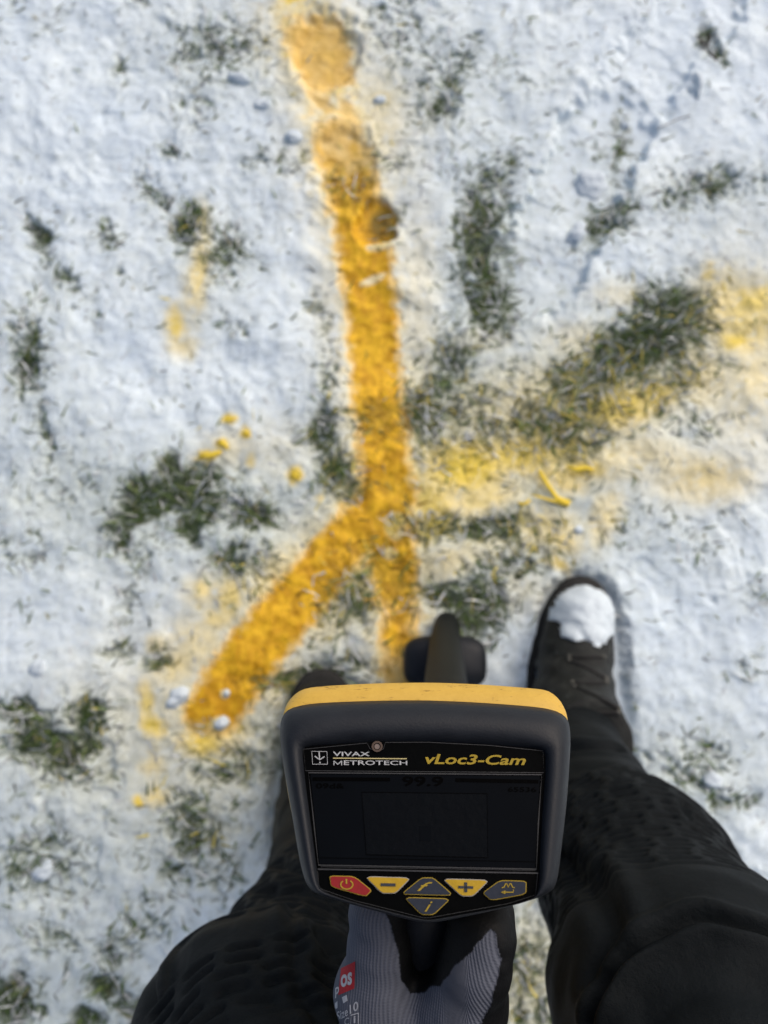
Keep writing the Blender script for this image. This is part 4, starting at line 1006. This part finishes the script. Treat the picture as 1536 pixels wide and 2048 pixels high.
rr_ = a.n('ShaderNodeMix'); a.l(kt.outputs['Fac'], rr_.inputs[0]); rr_.inputs[2].default_value = .55; rr_.inputs[3].default_value = .95; a.l(rr_.outputs[0], a.b.inputs['Roughness'])
b1 = a.bump(hk, .00022, 1.0); b2 = a.bump(n.outputs[0], .0006, .7, b1); M_glove = a.fin(b2); a.b.inputs['Specular IOR Level'].default_value = .12
glove = pmesh('glove', V, Q, M_glove, attrs={'knit': knit, 'rowc': rowc, 'colc': colc}); glove['label'] = 'grey knit glove with black coated palm and thumb'
gb = BVHTree.FromPolygons([tuple(p) for p in V], [tuple(q) for q in Q])
def gproj(px, py, off=.0004):
    d = ray(px, py); d /= np.linalg.norm(d); h_ = gb.ray_cast(Vector(CAM), Vector(d))
    if h_[0] is None: return None
    return np.array(h_[0]) - d * off
Z2 = lambda L: [(540 + a_ * .4036, 1750 + b_ * .4036) for a_, b_ in L]
M_gred = plain('print_red', (.34, .022, .030), .8, .2, .15, 900, .0003); M_gwh = plain('print_pale', (.42, .43, .46), .8, .2, .1, 900, .0003)
def gquad(name, quad, mat, off=.0006, nn=12):
    q = [np.array(p, float) for p in Z2(quad)]; V_ = []; ok = []
    for i in range(nn + 1):
        for j in range(nn + 1):
            x, y = i / nn, j / nn; p = q[0] * (1 - x) * (1 - y) + q[1] * x * (1 - y) + q[2] * x * y + q[3] * (1 - x) * y
            h_ = gproj(p[0], p[1], off); ok.append(h_ is not None); V_.append(h_ if h_ is not None else np.zeros(3))
    Qf = [[i * (nn + 1) + j, (i + 1) * (nn + 1) + j, (i + 1) * (nn + 1) + j + 1, i * (nn + 1) + j + 1] for i in range(nn) for j in range(nn)]
    Qf = [f_ for f_ in Qf if all(ok[k] for k in f_)]
    if not Qf: return
    o = mesh(name, np.array(V_) - Pb, Qf, mat, glove); return o
def gtext(name, s, quad, mat, off=.0009, ofs=.01, shear=0):
    T, Fq = text_geo(s, shear, ofs); q = [np.array(p, float) for p in Z2(quad)]; V_ = []; ok = []
    for x, y in T:
        p = q[0] * (1 - x) * (1 - y) + q[1] * x * (1 - y) + q[2] * x * y + q[3] * (1 - x) * y; h_ = gproj(p[0], p[1], off); ok.append(h_ is not None); V_.append(h_ if h_ is not None else np.zeros(3))
    Fq = [f_ for f_ in Fq if all(ok[k] for k in f_)]
    if Fq: return mesh(name, np.array(V_) - Pb, Fq, mat, glove, smooth=False)
gquad('red_label', [(338, 596), (418, 562), (422, 428), (352, 462)], M_gred)
gtext('label_text', 'os', [(350, 560), (406, 542), (406, 478), (350, 498)], M_gwh, ofs=.03)
gquad('printed_mark', [(364, 636), (385, 622), (380, 594), (356, 606)], M_gwh, nn=4)
gquad('printed_mark', [(322, 668), (335, 658), (334, 624), (322, 636)], M_gwh, nn=4)
gtext('printed_mark', 'p', [(322, 612), (342, 600), (342, 548), (324, 560)], M_gwh, ofs=.02)
gtext('size_text', 'Size', [(334, 724), (386, 697), (384, 650), (330, 680)], M_gwh, ofs=.008)
gtext('size_number', '10', [(396, 690), (438, 668), (436, 622), (394, 644)], M_gwh, ofs=.012)
for q_ in ([(400, 745), (402, 695), (402, 690), (397, 742)], [(398, 698), (440, 686), (440, 682), (398, 693)], [(436, 740), (440, 740), (440, 684), (436, 684)]):
    gquad('printed_frame', q_, M_gwh, nn=6)
gtext('info_mark', 'i', [(414, 735), (424, 733), (424, 698), (414, 700)], M_gwh, ofs=.03)
gtext('printed_mark', 'C', [(368, 745), (392, 740), (392, 705), (370, 710)], M_gwh, ofs=.0)

# jacket, head, hidden body: they stand behind and above the camera, darken the scene and show in reflections
lsh = np.array([-.075, -.36, 1.28]); lel = np.array([-.165, -.43, 1.00]); rsh = np.array([.275, -.36, 1.30]); rel = np.array([.35, -.47, 1.04]); rwr = np.array([.27, -.52, .84])
def jacket_sdf(P):
    t = cap(P, (.03, -.38, 1.0), (.15, -.38, 1.0), .12, .12); t = smin(t, cap(P, (.01, -.385, 1.22), (.18, -.385, 1.22), .125, .125), .06)
    t = smin(t, cap(P, lsh, rsh, .085, .085), .05); t = smin(t, cap(P, (.10, -.35, 1.33), (.10, -.32, 1.40), .062, .058), .03)
    a1 = chain(P, [(lsh, .075), (lel, .060), (wrist + (wrist - H2) * 0 + (lel - wrist) * .12, .040)], .02)
    a2 = chain(P, [(rsh, .075), (rel, .060), (rwr, .042)], .02)
    t = smin(smin(t, a1, .03), a2, .03); wr = .004 * vnoise3(P, .06, 23)
    return np.maximum(t + wr, P[:, 2] - 1.415)
V, Q = sdf_mesh(jacket_sdf, (-.30, -.66, .70), (.50, -.10, 1.45), .007); V = relax(V, Q, 2); pmesh('jacket', V, Q, M_tr)
a = NT('skin'); n = a.noise(60, 4); r = a.ramp(n.outputs[0], [(.3, (.42, .24, .17)), (.7, (.55, .33, .24))]); a.l(r.outputs[0], a.b.inputs['Base Color']); M_skin = a.fin(Roughness=.5)
hc = np.array([.10, -.26, 1.52])          # head, bowed towards the locator
def body_sdf(P):
    d = chain(P, [((.10, -.385, 1.0), .065), ((.10, -.40, 1.2), .07), ((.10, -.36, 1.33), .045), ((.10, -.30, 1.43), .050)], .03)
    d = smin(d, cap(P, hc + (0, -.015, .02), hc + (0, .01, -.01), .082, .078), .02); d = smin(d, cap(P, hc + (0, .045, -.045), hc + (0, .055, -.075), .045, .032), .02)
    d = smin(d, cap(P, hc + (0, .083, .0), hc + (0, .103, -.030), .008, .012), .010)                      # nose
    d = smin(d, cap(P, hc + (-.014, .092, -.062), hc + (.014, .092, -.062), .007, .007), .006)            # mouth
    for s in (-1, 1):
        d = smin(d, cap(P, hc + (s * .080, -.005, .005), hc + (s * .084, -.012, -.03), .012, .008), .008) # ears
        d = np.maximum(d, -(np.linalg.norm(P - (hc + (s * .031, .085, .008)), axis=1) - .012))             # eye sockets
        A, Sh, K, T, Hp = ((RA, RS, RK, RT, RH) if s > 0 else (LA, LS, LK, LT, LH))
        d = smin(d, chain(P, [(A, .035), (Sh, .045), (K, .055), (T, .062), (Hp, .07)], .02), .02)
    d = smin(d, chain(P, [(lsh, .045), (lel, .036), (wrist + (lel - wrist) * .05, .024)], .02), .02); d = smin(d, chain(P, [(rsh, .045), (rel, .036), (rwr, .024)], .02), .02)
    return d
V, Q = sdf_mesh(body_sdf, (-.30, -.62, .08), (.50, -.02, 1.66), .0065); V = relax(V, Q, 1); pmesh('body', V, Q, M_skin)
def hat_sdf(P):
    d = cap(P, hc + (0, -.022, .030), hc + (0, .008, .012), .090, .086); pl = .55 * (P[:, 1] - hc[1]) - (P[:, 2] - hc[2]) + .012
    return np.maximum(d + .001 * np.sin(P[:, 0] * 900), pl * .87)
V, Q = sdf_mesh(hat_sdf, hc - .14, hc + .14, .005); pmesh('beanie', V, Q, M_tr)
for s in (-1, 1):
    V, Q = sdf_mesh(lambda P: np.linalg.norm(P - (hc + (s * .031, .078, .008)), axis=1) - .0115, hc + (s * .031 - .02, .055, -.015), hc + (s * .031 + .02, .10, .03), .002)
    pmesh('eye', V, Q, plain('eye_white', (.75, .75, .72), .2, .5))
# right hand, gloved, resting by the hip
rg = [(rwr, .028), (rwr + (-.005, .01, -.06), .034)]
fg = [[(rwr + (-.028 + .018 * i, .02 + .0 * i, -.085), .011), (rwr + (-.030 + .018 * i, .030, -.115 - .004 * (i % 3)), .010), (rwr + (-.030 + .018 * i, .028, -.140 - .006 * (i % 3)), .0085)] for i in range(4)]
tg = [(rwr + (-.03, .02, -.04), .014), (rwr + (-.05, .045, -.075), .012), (rwr + (-.045, .055, -.10), .010)]
def g2(P):
    d = chain(P, rg, .01)
    for f_ in fg + [tg]: d = smin(d, chain(P, f_, .004), .006)
    return d
V, Q = sdf_mesh(g2, rwr - (.10, .09, .20), rwr + (.10, .10, .06), .003); V = relax(V, Q, 1); pmesh('glove', V, Q, M_glove, attrs={'knit': (N := vnormals(V, Q))[:, 1] < 0, 'rowc': V[:, 2], 'colc': V[:, 0]})['label'] = 'right glove held by the hip'
